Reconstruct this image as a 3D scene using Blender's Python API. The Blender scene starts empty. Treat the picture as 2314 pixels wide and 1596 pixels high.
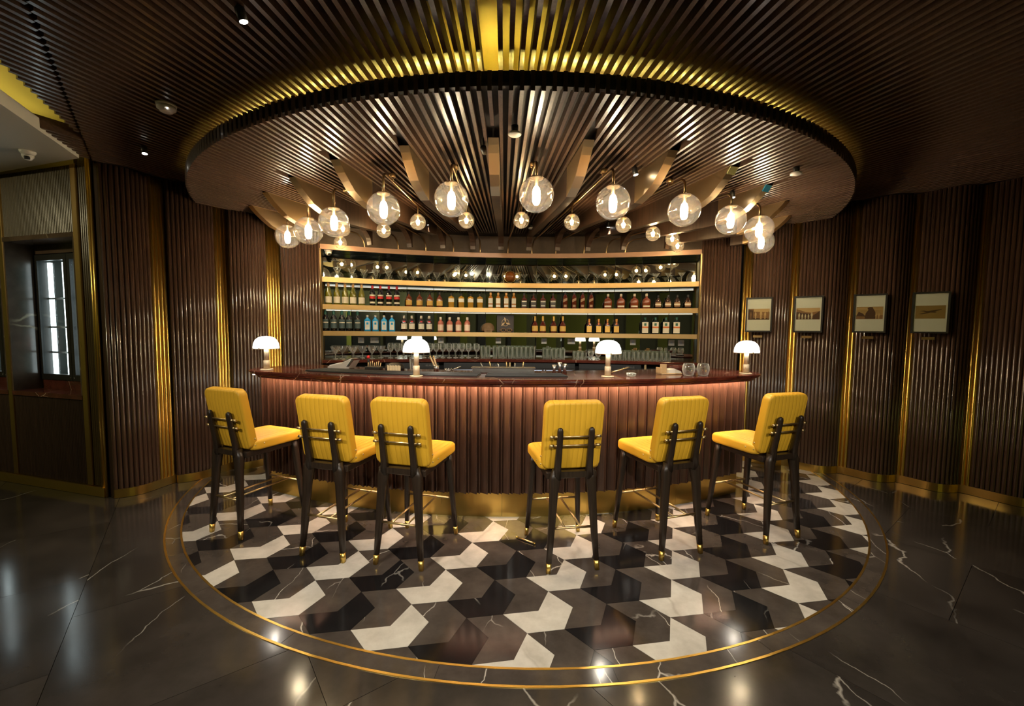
import bpy, bmesh, math, random
from mathutils import Vector, Matrix
random.seed(7)
S = bpy.context.scene
COL = S.collection
PI = math.pi
sin, cos, rad = math.sin, math.cos, math.radians

# ------------------------------------------------------------------ camera, world, exposure
cam = bpy.data.cameras.new('camera'); co = bpy.data.objects.new('camera', cam); COL.objects.link(co)
TILT, YAW, ROLL = 0.0667594, -0.0106433, -0.0094404
d = Vector((sin(YAW)*cos(TILT), cos(YAW)*cos(TILT), -sin(TILT)))
r0 = Vector((cos(YAW), -sin(YAW), 0)); u0 = r0.cross(d)
rt = r0*cos(ROLL) - u0*sin(ROLL); up = r0*sin(ROLL) + u0*cos(ROLL)
co.matrix_world = Matrix(((rt.x, up.x, -d.x, -0.0559), (rt.y, up.y, -d.y, -5.01395), (rt.z, up.z, -d.z, 1.5), (0, 0, 0, 1)))
cam.sensor_fit = 'HORIZONTAL'; cam.sensor_width = 36.0
cam.lens = 958.96/2314*36; cam.shift_y = 16.32/2314; cam.clip_start = 0.02; cam.clip_end = 60
S.camera = co
w = bpy.data.worlds.new('world'); S.world = w; w.use_nodes = True
w.node_tree.nodes['Background'].inputs[0].default_value = (0.5, 0.42, 0.32, 1)
w.node_tree.nodes['Background'].inputs[1].default_value = 0.004
S.view_settings.view_transform = 'Standard'
try: S.view_settings.look = 'None'
except Exception: pass
S.view_settings.gamma = 1.0; S.view_settings.use_curve_mapping = False
S.view_settings.exposure = 0.25
cy = S.cycles
cy.max_bounces = 10; cy.diffuse_bounces = 3; cy.glossy_bounces = 4; cy.transmission_bounces = 4
cy.transparent_max_bounces = 24; cy.caustics_reflective = False; cy.caustics_refractive = False
cy.sample_clamp_indirect = 4.0; cy.use_denoising = True

P_BIG, P_SMALL, P_TABLE = 85.0, 14.0, 6.0          # watts of the pendant and table bulbs
P_SPOT, P_ROOM = 70.0, 195.0                       # ceiling spots / downlights of the room behind the camera

def area(name, loc, target, power, size, color):
    l = bpy.data.lights.new(name, 'AREA'); l.energy = power; l.size = size; l.color = color
    l.shape = 'DISK'
    o = bpy.data.objects.new(name, l); COL.objects.link(o); o.location = loc
    o.rotation_euler = (Vector(target)-Vector(loc)).to_track_quat('-Z', 'Y').to_euler(); return o
WARM = (1.0, 0.80, 0.52)
area('rear_wall_fill', (3.0, -7.4, 2.7), (3.6, -9.2, 1.9), 90, 0.3, (1.0, 0.90, 0.40))  # unseen fill lamps added to brighten the rear wall in the mirror
area('rear_wall_fill', (-2.4, -7.8, 2.7), (-3.2, -9.2, 1.6), 18, 0.3, (1.0, 0.90, 0.50))
# recessed downlights of the lounge behind the camera
for i, (x, y) in enumerate([(-2.4, -5.5), (0.0, -5.7), (2.4, -5.5)]):
    l = bpy.data.lights.new('lounge_downlight', 'SPOT'); l.energy = P_ROOM; l.spot_size = rad(64); l.spot_blend = 0.7; l.color = (1.0, 0.93, 0.80); l.shadow_soft_size = 0.06
    o = bpy.data.objects.new('lounge_downlight', l); COL.objects.link(o); o.location = (x, y, 2.84)
    o.rotation_euler = (Vector((x*0.55, -2.5, 0.55))-Vector((x, y, 2.84))).to_track_quat('-Z', 'Y').to_euler()

# ------------------------------------------------------------------ materials
M = {}
def nodes(name):
    m = bpy.data.materials.new(name); m.use_nodes = True
    return m, m.node_tree, m.node_tree.nodes['Principled BSDF']
def pr(name, col, rough=0.5, metal=0.0, spec=0.5, emit=None, es=0.0, var=0.0, vscale=8.0, rvar=0.0, coat=0.0):
    m, nt, b = nodes(name)
    b.inputs['Base Color'].default_value = (*col, 1); b.inputs['Roughness'].default_value = rough
    b.inputs['Metallic'].default_value = metal; b.inputs['Specular IOR Level'].default_value = spec
    if coat: b.inputs['Coat Weight'].default_value = coat; b.inputs['Coat Roughness'].default_value = 0.06
    if emit: b.inputs['Emission Color'].default_value = (*emit, 1); b.inputs['Emission Strength'].default_value = es
    if var or rvar:
        tc = nt.nodes.new('ShaderNodeTexCoord'); n = nt.nodes.new('ShaderNodeTexNoise')
        n.inputs['Scale'].default_value = vscale; n.inputs['Detail'].default_value = 4
        nt.links.new(tc.outputs['Object'], n.inputs['Vector'])
        if var:
            mx = nt.nodes.new('ShaderNodeMixRGB'); mx.inputs[1].default_value = (*[c*(1-var) for c in col], 1)
            mx.inputs[2].default_value = (*[min(1, c*(1+var)) for c in col], 1)
            nt.links.new(n.outputs['Fac'], mx.inputs[0]); nt.links.new(mx.outputs[0], b.inputs['Base Color'])
        if rvar:
            mr = nt.nodes.new('ShaderNodeMapRange'); mr.inputs[3].default_value = max(0.02, rough-rvar); mr.inputs[4].default_value = rough+rvar
            nt.links.new(n.outputs['Fac'], mr.inputs[0]); nt.links.new(mr.outputs[0], b.inputs['Roughness'])
    M[name] = m; return m
def wood(name, c1, c2, rough, scale=(40, 40, 2.0), spec=0.5, coat=0.0, bump=0.12):
    m, nt, b = nodes(name)
    tc = nt.nodes.new('ShaderNodeTexCoord'); mp = nt.nodes.new('ShaderNodeMapping'); mp.inputs['Scale'].default_value = scale
    n = nt.nodes.new('ShaderNodeTexNoise'); n.inputs['Scale'].default_value = 1.0; n.inputs['Detail'].default_value = 5
    oi = nt.nodes.new('ShaderNodeObjectInfo'); ad = nt.nodes.new('ShaderNodeVectorMath'); ad.operation = 'ADD'
    ml = nt.nodes.new('ShaderNodeMath'); ml.operation = 'MULTIPLY'; ml.inputs[1].default_value = 37
    nt.links.new(oi.outputs['Random'], ml.inputs[0])
    nt.links.new(tc.outputs['Object'], mp.inputs['Vector']); nt.links.new(mp.outputs[0], ad.inputs[0]); nt.links.new(ml.outputs[0], ad.inputs[1])
    nt.links.new(ad.outputs[0], n.inputs['Vector'])
    cr = nt.nodes.new('ShaderNodeValToRGB'); cr.color_ramp.elements[0].position = 0.32; cr.color_ramp.elements[1].position = 0.7
    cr.color_ramp.elements[0].color = (*c1, 1); cr.color_ramp.elements[1].color = (*c2, 1)
    nt.links.new(n.outputs['Fac'], cr.inputs[0]); nt.links.new(cr.outputs[0], b.inputs['Base Color'])
    bp = nt.nodes.new('ShaderNodeBump'); bp.inputs['Strength'].default_value = bump; bp.inputs['Distance'].default_value = 0.002
    nt.links.new(n.outputs['Fac'], bp.inputs['Height'])
    if bump: nt.links.new(bp.outputs[0], b.inputs['Normal'])
    b.inputs['Roughness'].default_value = rough; b.inputs['Specular IOR Level'].default_value = spec
    if coat: b.inputs['Coat Weight'].default_value = coat; b.inputs['Coat Roughness'].default_value = 0.12
    M[name] = m; return m
def brass(name, col, rough, stretch=(40, 40, 1.2)):
    m, nt, b = nodes(name)
    b.inputs['Metallic'].default_value = 1.0; b.inputs['Base Color'].default_value = (*col, 1)
    tc = nt.nodes.new('ShaderNodeTexCoord'); mp = nt.nodes.new('ShaderNodeMapping'); mp.inputs['Scale'].default_value = stretch
    n = nt.nodes.new('ShaderNodeTexNoise'); n.inputs['Scale'].default_value = 2.0; n.inputs['Detail'].default_value = 4
    nt.links.new(tc.outputs['Object'], mp.inputs['Vector']); nt.links.new(mp.outputs[0], n.inputs['Vector'])
    mr = nt.nodes.new('ShaderNodeMapRange'); mr.inputs[3].default_value = max(0.03, rough-0.05); mr.inputs[4].default_value = rough+0.05
    nt.links.new(n.outputs['Fac'], mr.inputs[0]); nt.links.new(mr.outputs[0], b.inputs['Roughness'])
    M[name] = m; return m
def stone(name, c1, c2, vein, vein_amt, rough, vscale=1.3, nscale=3.0, width=0.012, mask=(0.5, 0.62)):
    m, nt, b = nodes(name); N = nt.nodes.new; L = nt.links.new
    g = N('ShaderNodeNewGeometry'); oi = N('ShaderNodeObjectInfo'); ml = N('ShaderNodeMath'); ml.operation = 'MULTIPLY'; ml.inputs[1].default_value = 53
    L(oi.outputs['Random'], ml.inputs[0]); ad = N('ShaderNodeVectorMath'); ad.operation = 'ADD'
    L(g.outputs['Position'], ad.inputs[0]); L(ml.outputs[0], ad.inputs[1])
    n1 = N('ShaderNodeTexNoise'); n1.inputs['Scale'].default_value = nscale; n1.inputs['Detail'].default_value = 6; n1.inputs['Roughness'].default_value = 0.62
    L(ad.outputs[0], n1.inputs['Vector'])
    cr = N('ShaderNodeValToRGB'); cr.color_ramp.elements[0].position = 0.3; cr.color_ramp.elements[1].position = 0.72
    cr.color_ramp.elements[0].color = (*c1, 1); cr.color_ramp.elements[1].color = (*c2, 1); L(n1.outputs['Fac'], cr.inputs[0])
    n2 = N('ShaderNodeTexNoise'); n2.inputs['Scale'].default_value = 2.2; n2.inputs['Detail'].default_value = 5; L(ad.outputs[0], n2.inputs['Vector'])
    sc = N('ShaderNodeVectorMath'); sc.operation = 'SCALE'; sc.inputs['Scale'].default_value = 0.22; L(n2.outputs['Color'], sc.inputs[0])
    a2 = N('ShaderNodeVectorMath'); a2.operation = 'ADD'; L(ad.outputs[0], a2.inputs[0]); L(sc.outputs[0], a2.inputs[1])
    mp = N('ShaderNodeMapping'); mp.inputs['Rotation'].default_value = (0, 0, 0.6); mp.inputs['Scale'].default_value = (1.0, 0.45, 1.0); L(a2.outputs[0], mp.inputs['Vector'])
    v = N('ShaderNodeTexVoronoi'); v.feature = 'DISTANCE_TO_EDGE'; v.inputs['Scale'].default_value = vscale; L(mp.outputs[0], v.inputs['Vector'])
    lt = N('ShaderNodeMapRange'); lt.inputs[1].default_value = 0.0; lt.inputs[2].default_value = width; lt.inputs[3].default_value = 1.0; lt.inputs[4].default_value = 0.0
    L(v.outputs['Distance'], lt.inputs[0])
    n3 = N('ShaderNodeTexNoise'); n3.inputs['Scale'].default_value = 1.7; n3.inputs['Detail'].default_value = 2; L(ad.outputs[0], n3.inputs['Vector'])
    mk = N('ShaderNodeMapRange'); mk.inputs[1].default_value = mask[0]; mk.inputs[2].default_value = mask[1]; L(n3.outputs['Fac'], mk.inputs[0])
    mu = N('ShaderNodeMath'); mu.operation = 'MULTIPLY'; L(lt.outputs[0], mu.inputs[0]); L(mk.outputs[0], mu.inputs[1])
    m2 = N('ShaderNodeMath'); m2.operation = 'MULTIPLY'; m2.inputs[1].default_value = vein_amt; L(mu.outputs[0], m2.inputs[0])
    mx = N('ShaderNodeMixRGB'); L(m2.outputs[0], mx.inputs[0]); L(cr.outputs[0], mx.inputs[1]); mx.inputs[2].default_value = (*vein, 1)
    L(mx.outputs[0], b.inputs['Base Color'])
    rr = N('ShaderNodeMapRange'); rr.inputs[3].default_value = max(0.02, rough-0.04); rr.inputs[4].default_value = rough+0.06; L(n2.outputs['Fac'], rr.inputs[0])
    L(rr.outputs[0], b.inputs['Roughness'])
    M[name] = m; return m
def thin_glass(name, tint, refl=0.35, base=0.04, haze=0.0, edge=0.0):
    m = bpy.data.materials.new(name); m.use_nodes = True; nt = m.node_tree; nt.nodes.clear()
    o = nt.nodes.new('ShaderNodeOutputMaterial'); mx = nt.nodes.new('ShaderNodeMixShader')
    t = nt.nodes.new('ShaderNodeBsdfTransparent'); t.inputs[0].default_value = (*tint, 1)
    g = nt.nodes.new('ShaderNodeBsdfGlossy'); g.inputs['Roughness'].default_value = 0.03; g.inputs[0].default_value = (1, 1, 1, 1)
    lw = nt.nodes.new('ShaderNodeLayerWeight'); lw.inputs[0].default_value = 0.35
    mr = nt.nodes.new('ShaderNodeMapRange'); mr.inputs[3].default_value = base; mr.inputs[4].default_value = refl
    nt.links.new(lw.outputs['Facing'], mr.inputs[0]); nt.links.new(mr.outputs[0], mx.inputs[0])
    nt.links.new(g.outputs[0], mx.inputs[2])
    if haze:
        tr = nt.nodes.new('ShaderNodeBsdfTranslucent'); tr.inputs[0].default_value = (*tint, 1); m3 = nt.nodes.new('ShaderNodeMixShader'); m3.inputs[0].default_value = haze
        nt.links.new(t.outputs[0], m3.inputs[1]); nt.links.new(tr.outputs[0], m3.inputs[2]); nt.links.new(m3.outputs[0], mx.inputs[1])
    else: nt.links.new(t.outputs[0], mx.inputs[1])
    if edge:
        pw = nt.nodes.new('ShaderNodeMath'); pw.operation = 'POWER'; pw.inputs[1].default_value = 1.15; nt.links.new(lw.outputs['Facing'], pw.inputs[0])
        me_ = nt.nodes.new('ShaderNodeMath'); me_.operation = 'MULTIPLY'; me_.inputs[1].default_value = edge; nt.links.new(pw.outputs[0], me_.inputs[0])
        df = nt.nodes.new('ShaderNodeBsdfDiffuse'); df.inputs[0].default_value = (0.86, 0.90, 0.86, 1); m4 = nt.nodes.new('ShaderNodeMixShader')  # pale rim colour stands in for bright reflections on the glass
        nt.links.new(me_.outputs[0], m4.inputs[0]); nt.links.new(mx.outputs[0], m4.inputs[1]); nt.links.new(df.outputs[0], m4.inputs[2]); mx = m4
    nt.links.new(mx.outputs[0], o.inputs[0])
    M[name] = m; return m
def emis(name, col, st):
    m = bpy.data.materials.new(name); m.use_nodes = True; nt = m.node_tree; nt.nodes.clear()
    o = nt.nodes.new('ShaderNodeOutputMaterial'); e = nt.nodes.new('ShaderNodeEmission')
    e.inputs[0].default_value = (*col, 1); e.inputs[1].default_value = st; nt.links.new(e.outputs[0], o.inputs[0])
    M[name] = m; return m
wood('slat_wood', (0.060, 0.034, 0.022), (0.105, 0.062, 0.042), 0.34, (60, 60, 60), 0.6, 0.3)
wood('rod_wood', (0.055, 0.029, 0.019), (0.085, 0.047, 0.031), 0.22, (60, 60, 1.5), 0.6, 1.0, 0.0)
wood('reed_gold_cast', (0.055, 0.036, 0.010), (0.085, 0.058, 0.018), 0.34, (50, 50, 3))  # yellow cast of the cove light put into the wood colour
wood('dark_wood', (0.030, 0.017, 0.011), (0.055, 0.031, 0.020), 0.38, (50, 50, 3))
wood('flute_wood', (0.048, 0.023, 0.014), (0.080, 0.040, 0.026), 0.32, (70, 70, 3), 0.5, 0.3)
wood('stool_wood', (0.018, 0.011, 0.007), (0.034, 0.021, 0.013), 0.36, (70, 70, 5))
pr('deck_black', (0.012, 0.009, 0.007), 0.6)
pr('deck_brown', (0.012, 0.009, 0.006), 0.6)
pr('glow_gold', (0.62, 0.47, 0.12), 0.45, 0.3)  # glow of the rim strip put into the deck colour
brass('brass', (0.88, 0.60, 0.16), 0.30)
brass('brass_dark', (0.62, 0.41, 0.15), 0.30)
brass('brass_fin', (0.86, 0.64, 0.36), 0.33, (3, 3, 3))
brass('brass_shelf', (0.50, 0.34, 0.15), 0.40, (9, 9, 1))
brass('brass_satin', (0.75, 0.55, 0.28), 0.34)
brass('bronze_pipe', (0.50, 0.36, 0.20), 0.30)
pr('lamp_metal', (0.70, 0.55, 0.36), 0.5, 0.35)
pr('steel', (0.62, 0.60, 0.57), 0.25, 1.0)
pr('dark_steel', (0.10, 0.10, 0.10), 0.30, 1.0)
pr('copper_trim', (0.34, 0.20, 0.13), 0.42, 0.25)
pr('canvas_wall', (0.10, 0.075, 0.058), 0.8, var=0.2, vscale=30)
pr('white_paint', (0.62, 0.60, 0.52), 0.6)
pr('cove_plaster', (0.60, 0.52, 0.28), 0.7)
pr('white_plastic', (0.75, 0.73, 0.68), 0.35)
pr('ivory_plastic', (0.85, 0.76, 0.60), 0.4)
pr('black_plastic', (0.014, 0.013, 0.012), 0.42)
pr('grey_plastic', (0.48, 0.44, 0.38), 0.45)
pr('grey_dark', (0.06, 0.06, 0.058), 0.5)
pr('red_plastic', (0.65, 0.02, 0.02), 0.4)
pr('leather', (0.80, 0.445, 0.030), 0.46, var=0.08, vscale=6)
pr('piping', (0.62, 0.31, 0.015), 0.5)
pr('green_wall', (0.16, 0.18, 0.05), 0.7)
pr('mirror', (0.55, 0.59, 0.52), 0.02, 1.0)
pr('black_mirror', (0.035, 0.042, 0.036), 0.12, 0.0, 0.8)
pr('paper', (0.78, 0.73, 0.62), 0.7)
pr('frame_black', (0.025, 0.024, 0.022), 0.4)
pr('sepia_dark', (0.085, 0.032, 0.010), 0.6)
pr('sepia_mid', (0.28, 0.13, 0.045), 0.6, var=0.25, vscale=20)
pr('sepia_light', (0.62, 0.38, 0.16), 0.6)
pr('sepia_sky', (0.46, 0.27, 0.09), 0.6, var=0.15, vscale=12)
pr('sepia_olive', (0.33, 0.19, 0.05), 0.6, var=0.15, vscale=12)
pr('cream', (0.72, 0.58, 0.36), 0.6)
pr('napkin', (0.80, 0.76, 0.66), 0.8)
pr('tan_wood', (0.55, 0.38, 0.20), 0.5)
stone('stone_white', (0.46, 0.435, 0.39), (0.62, 0.60, 0.55), (0.25, 0.22, 0.17), 0.35, 0.16, 1.6, 9.0, 0.02)
stone('stone_black', (0.006, 0.006, 0.007), (0.014, 0.013, 0.014), (0.35, 0.33, 0.30), 0.6, 0.12, 1.5, 5.0, 0.006, (0.52, 0.60))
stone('stone_grey', (0.040, 0.033, 0.029), (0.088, 0.073, 0.063), (0.66, 0.62, 0.56), 0.85, 0.12, 2.6, 5.0, 0.008, (0.48, 0.57))
stone('stone_slab', (0.022, 0.019, 0.017), (0.052, 0.045, 0.040), (0.50, 0.47, 0.42), 0.75, 0.12, 1.1, 2.5, 0.0045, (0.47, 0.58))
stone('stone_red', (0.050, 0.012, 0.008), (0.115, 0.032, 0.022), (0.62, 0.46, 0.33), 0.7, 0.10, 2.8, 9.0, 0.012, (0.50, 0.60))
stone('stone_brown', (0.06, 0.038, 0.026), (0.13, 0.085, 0.06), (0.55, 0.45, 0.30), 0.8, 0.14, 1.8, 4.0, 0.02, (0.52, 0.62))
thin_glass('amber_glass', (1.0, 0.90, 0.72), 0.75, 0.07, 0.025)
thin_glass('clear_glass', (0.95, 0.98, 0.96), 0.95, 0.14, 0.10, 1.0)
thin_glass('frosted_rib_glass', (0.86, 0.92, 0.86), 0.95, 0.22, 0.20, 0.7)
thin_glass('window_glass', (0.97, 1.0, 0.99), 0.30, 0.04)
emis('bulb_white', (1.0, 0.95, 0.86), 60)
emis('bulb_warm', (1.0, 0.85, 0.58), 30)
emis('shade_white', (1.0, 0.97, 0.90), 3.0)
emis('led_yellow', (1.0, 0.78, 0.16), 150.0)
emis('led_step', (1.0, 0.74, 0.18), 22.0)
emis('led_cove', (1.0, 0.80, 0.16), 8.0)
emis('led_warm', (1.0, 0.66, 0.44), 190.0)
emis('led_cool', (1.0, 0.95, 0.92), 2.2)
emis('led_fridge', (0.86, 0.97, 1.0), 5.0)
emis('led_fridge_soft', (0.50, 0.85, 0.80), 0.8)
emis('led_spot', (1.0, 0.92, 0.80), 12.0)
emis('fridge_glow', (0.75, 0.80, 0.95), 1.0)

# ------------------------------------------------------------------ helpers
def link(o, parent=None):
    COL.objects.link(o)
    if parent: o.parent = parent
    return o
def ob(name, me, mats=None, parent=None, loc=None, rot=None):
    o = bpy.data.objects.new(name, me)
    if mats and not me.materials:
        for m in (mats if isinstance(mats, (list, tuple)) else [mats]): me.materials.append(M[m])
    link(o, parent)
    if loc is not None: o.location = loc
    if rot is not None: o.rotation_euler = (0, 0, rot) if isinstance(rot, (int, float)) else rot
    return o
def thing(name, label=None, cat=None, loc=(0, 0, 0), rz=0, group=None):
    o = bpy.data.objects.new(name, None); o.empty_display_size = 0.05; link(o); o.location = loc; o.rotation_euler = (0, 0, rz)
    if label: o['label'] = label
    if cat: o['category'] = cat
    if group: o['group'] = group
    return o
def struct(name, label=None, cat=None):
    o = thing(name, label, cat); o['kind'] = 'structure'; return o
def dup(o, parent=None, loc=None, rz=None, label=None, group=None):
    c = o.copy(); COL.objects.link(c)
    if parent: c.parent = parent
    if loc is not None: c.location = loc
    if rz is not None: c.rotation_euler = (0, 0, rz)
    if label: c['label'] = label
    if group: c['group'] = group
    for ch in list(o.children): dup(ch, c)
    return c
ORD = ['first', 'second', 'third', 'fourth', 'fifth', 'sixth', 'seventh', 'eighth', 'ninth', 'tenth', 'eleventh', 'twelfth', 'thirteenth', 'fourteenth', 'fifteenth', 'sixteenth']
def mesh(name, vs, fs, smooth=False, mi=None):
    me = bpy.data.meshes.new(name); me.from_pydata([tuple(v) for v in vs], [], fs)
    if smooth: me.polygons.foreach_set('use_smooth', [True]*len(me.polygons))
    if mi: me.polygons.foreach_set('material_index', mi)
    me.update(); return me
def fix(me):
    bm = bmesh.new(); bm.from_mesh(me); bmesh.ops.recalc_face_normals(bm, faces=bm.faces); bm.to_mesh(me); bm.free(); return me
def box(name, x0, x1, y0, y1, z0, z1, bev=0.0, seg=1):
    bm = bmesh.new(); vs = [bm.verts.new((x, y, z)) for z in (z0, z1) for x, y in ((x0, y0), (x1, y0), (x1, y1), (x0, y1))]
    for f in ((3, 2, 1, 0), (4, 5, 6, 7), (0, 1, 5, 4), (1, 2, 6, 5), (2, 3, 7, 6), (3, 0, 4, 7)): bm.faces.new([vs[i] for i in f])
    if bev: bmesh.ops.bevel(bm, geom=list(bm.edges), offset=bev, segments=seg, profile=0.5, affect='EDGES')
    me = bpy.data.meshes.new(name); bm.to_mesh(me); bm.free()
    if bev and seg > 1: me.polygons.foreach_set('use_smooth', [True]*len(me.polygons))
    return me
def prism(name, pts, z0, z1, bev=0.0, axis='z'):
    n = len(pts); vs = [(x, y, z0) for x, y in pts]+[(x, y, z1) for x, y in pts]
    fs = [list(range(n))[::-1], list(range(n, 2*n))]+[(i, (i+1) % n, n+(i+1) % n, n+i) for i in range(n)]
    if axis == 'y': vs = [(x, z, y) for x, y, z in vs]
    if axis == 'x': vs = [(z, x, y) for x, y, z in vs]
    me = fix(mesh(name, vs, fs))
    if bev:
        bm = bmesh.new(); bm.from_mesh(me); bmesh.ops.bevel(bm, geom=list(bm.edges), offset=bev, segments=2, profile=0.5, affect='EDGES'); bm.to_mesh(me); bm.free()
    return me
def lathe(name, prof, n=20, power=2.0, smooth=True, depth=1.0):
    """profile [(r,z)]; power>2 gives a squarish section"""
    vs = []; fs = []
    for r, z in prof:
        for i in range(n):
            a = 2*PI*(i+0.5)/n; c, s = cos(a), sin(a)
            if power != 2.0:
                k = (abs(c)**power+abs(s)**power)**(-1.0/power)
            else: k = 1
            vs.append((r*k*c, r*k*s*depth, z))
    for j in range(len(prof)-1):
        for i in range(n): fs.append((j*n+i, j*n+(i+1) % n, (j+1)*n+(i+1) % n, (j+1)*n+i))
    if prof[0][0] > 1e-4: fs.append(list(range(n))[::-1])
    if prof[-1][0] > 1e-4: fs.append([(len(prof)-1)*n+i for i in range(n)])
    return mesh(name, vs, fs, smooth)
def tube(name, pts, r, n=8, cap=True, square=False, smooth=True):
    pts = [Vector(p) for p in pts]; rs = r if isinstance(r, (list, tuple)) else [r]*len(pts)
    vs = []; fs = []; up0 = None
    for i, p in enumerate(pts):
        t = (pts[min(i+1, len(pts)-1)]-pts[max(i-1, 0)]).normalized()
        if up0 is None:
            up0 = Vector((0, 1, 0)) if abs(t.y) < 0.9 else Vector((0, 0, 1))
        a = (up0-t*up0.dot(t)).normalized(); up0 = a; b = t.cross(a)
        rr = rs[i]; ra, rb = rr if isinstance(rr, tuple) else (rr, rr)
        for k in range(n):
            th = 2*PI*(k+0.5)/n; c, s = cos(th), sin(th)
            if square: q = (abs(c)**5+abs(s)**5)**(-0.2); c *= q; s *= q
            vs.append(p+a*c*ra+b*s*rb)
    for j in range(len(pts)-1):
        for k in range(n): fs.append((j*n+k, j*n+(k+1) % n, (j+1)*n+(k+1) % n, (j+1)*n+k))
    if cap: fs.append(list(range(n))[::-1]); fs.append([(len(pts)-1)*n+k for k in range(n)])
    return mesh(name, vs, fs, smooth)
def sphere(name, r, u=24, v=14, sz=1.0):
    return lathe(name, [(max(1e-5, r*sin(PI*j/v)), -r*sz*cos(PI*j/v)) for j in range(v+1)], u)
def join(name, mes, mats):
    """merge meshes that make up one part"""
    vs = []; fs = []; mi = []; sm = []
    for k, me in enumerate(mes):
        o = len(vs); vs += [tuple(v.co) for v in me.vertices]
        for p in me.polygons: fs.append([o+i for i in p.vertices]); mi.append(0); sm.append(p.use_smooth)
        bpy.data.meshes.remove(me)
    m = mesh(name, vs, fs); m.polygons.foreach_set('use_smooth', sm); return m
def arcstrip(name, c, a0, a1, prof, n=48, closed=True):
    """sweep a closed (radius,z) profile round centre c between two angles (degrees)"""
    vs = []; fs = []; k = len(prof)
    for i in range(n+1):
        a = rad(a0+(a1-a0)*i/n)
        for r, z in prof: vs.append((c[0]+r*cos(a), c[1]+r*sin(a), z))
    for i in range(n):
        for j in range(k if closed else k-1): fs.append((i*k+j, (i+1)*k+j, (i+1)*k+(j+1) % k, i*k+(j+1) % k))
    if closed and abs(a1-a0) < 359: fs.append(list(range(k))); fs.append([n*k+j for j in range(k)][::-1])
    return fix(mesh(name, vs, fs))
def on(c, r, a): return (c[0]+r*cos(rad(a)), c[1]+r*sin(rad(a)))
def clip_convex(poly, half):
    """clip polygon by half planes (nx,ny,d): keep n.p<=d"""
    for nx, ny, dd in half:
        out = []
        for i in range(len(poly)):
            p, q = poly[i], poly[(i+1) % len(poly)]
            a, b = nx*p[0]+ny*p[1]-dd, nx*q[0]+ny*q[1]-dd
            if a <= 0: out.append(p)
            if (a < 0 < b) or (b < 0 < a):
                t = a/(a-b); out.append((p[0]+(q[0]-p[0])*t, p[1]+(q[1]-p[1])*t))
        poly = out
        if len(poly) < 3: return []
    return poly

# ------------------------------------------------------------------ key geometry of the room
RING_O, RING_I = 3.312, 3.2165                 # brass rings of the floor medallion, centred on the origin
FAN = (-0.32, 3.70)                            # slats, fins and pipes all fan out from here
DISC_C, DISC_R, DISC_Z = (-0.06, 0.71), 3.49, 2.72
OUT_Z = 2.89
SH_C, SH_R = (0.09894, -5.46498), 6.02826      # arc of the back-bar niche
BAR_C = (-0.25, 2.90)
DTH = 0.487                                    # degrees between slats
def fan(r, phi): return (FAN[0]+r*sin(rad(phi)), FAN[1]-r*cos(rad(phi)))
LEFT = [((-3.60, -1.39), (-3.37, -0.95)), ((-3.35, -1.0), (-3.08, -0.52)), ((-3.04, -0.6), (-2.74, -0.19)), ((-2.70, -0.24), (-2.385, 0.035))]
RIGHT = [((2.56, 0.04), (2.165, 0.205)), ((3.0, -0.19), (2.58, 0.03)), ((3.44, -0.44), (2.98, -0.18)), ((3.84, -0.70), (3.44, -0.42)), ((4.20, -0.97), (3.83, -0.67)),
         ((4.62, -1.36), (4.20, -0.94)), ((4.98, -1.82), (4.62, -1.32)), ((5.28, -2.34), (4.98, -1.78))]
wall_pts = [LEFT[0][0], LEFT[1][0], LEFT[2][0], LEFT[3][0], LEFT[3][1]]
wall_pts += [on(SH_C, SH_R, a) for a in (108, 102, 96, 90, 84, 78, 73)]
wall_pts += [RIGHT[0][1], RIGHT[0][0], RIGHT[1][0], RIGHT[2][0], RIGHT[3][0], RIGHT[4][0], RIGHT[5][0], RIGHT[6][0], RIGHT[7][0], (5.5, -9.0)]
def ray_wall(phi):
    dx, dy = sin(rad(phi)), -cos(rad(phi)); best = None
    for (ax, ay), (bx, by) in zip(wall_pts, wall_pts[1:]):
        ex, ey = bx-ax, by-ay; den = dx*ey-dy*ex
        if abs(den) < 1e-9: continue
        t = ((ax-FAN[0])*ey-(ay-FAN[1])*ex)/den; s = ((ax-FAN[0])*dy-(ay-FAN[1])*dx)/den
        if 0 <= s <= 1 and t > 0 and (best is None or t < best): best = t
    return best
def ray_disc(phi, R=DISC_R):
    dx, dy = sin(rad(phi)), -cos(rad(phi)); fx, fy = FAN[0]-DISC_C[0], FAN[1]-DISC_C[1]
    b = fx*dx+fy*dy; c = fx*fx+fy*fy-R*R; q = b*b-c
    return None if q <= 0 else (-b-math.sqrt(q), -b+math.sqrt(q))
def ray_line(phi, p, q):
    dx, dy = sin(rad(phi)), -cos(rad(phi)); ex, ey = q[0]-p[0], q[1]-p[1]; den = dx*ey-dy*ex
    if abs(den) < 1e-9: return None
    return ((p[0]-FAN[0])*ey-(p[1]-FAN[1])*ex)/den

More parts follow.
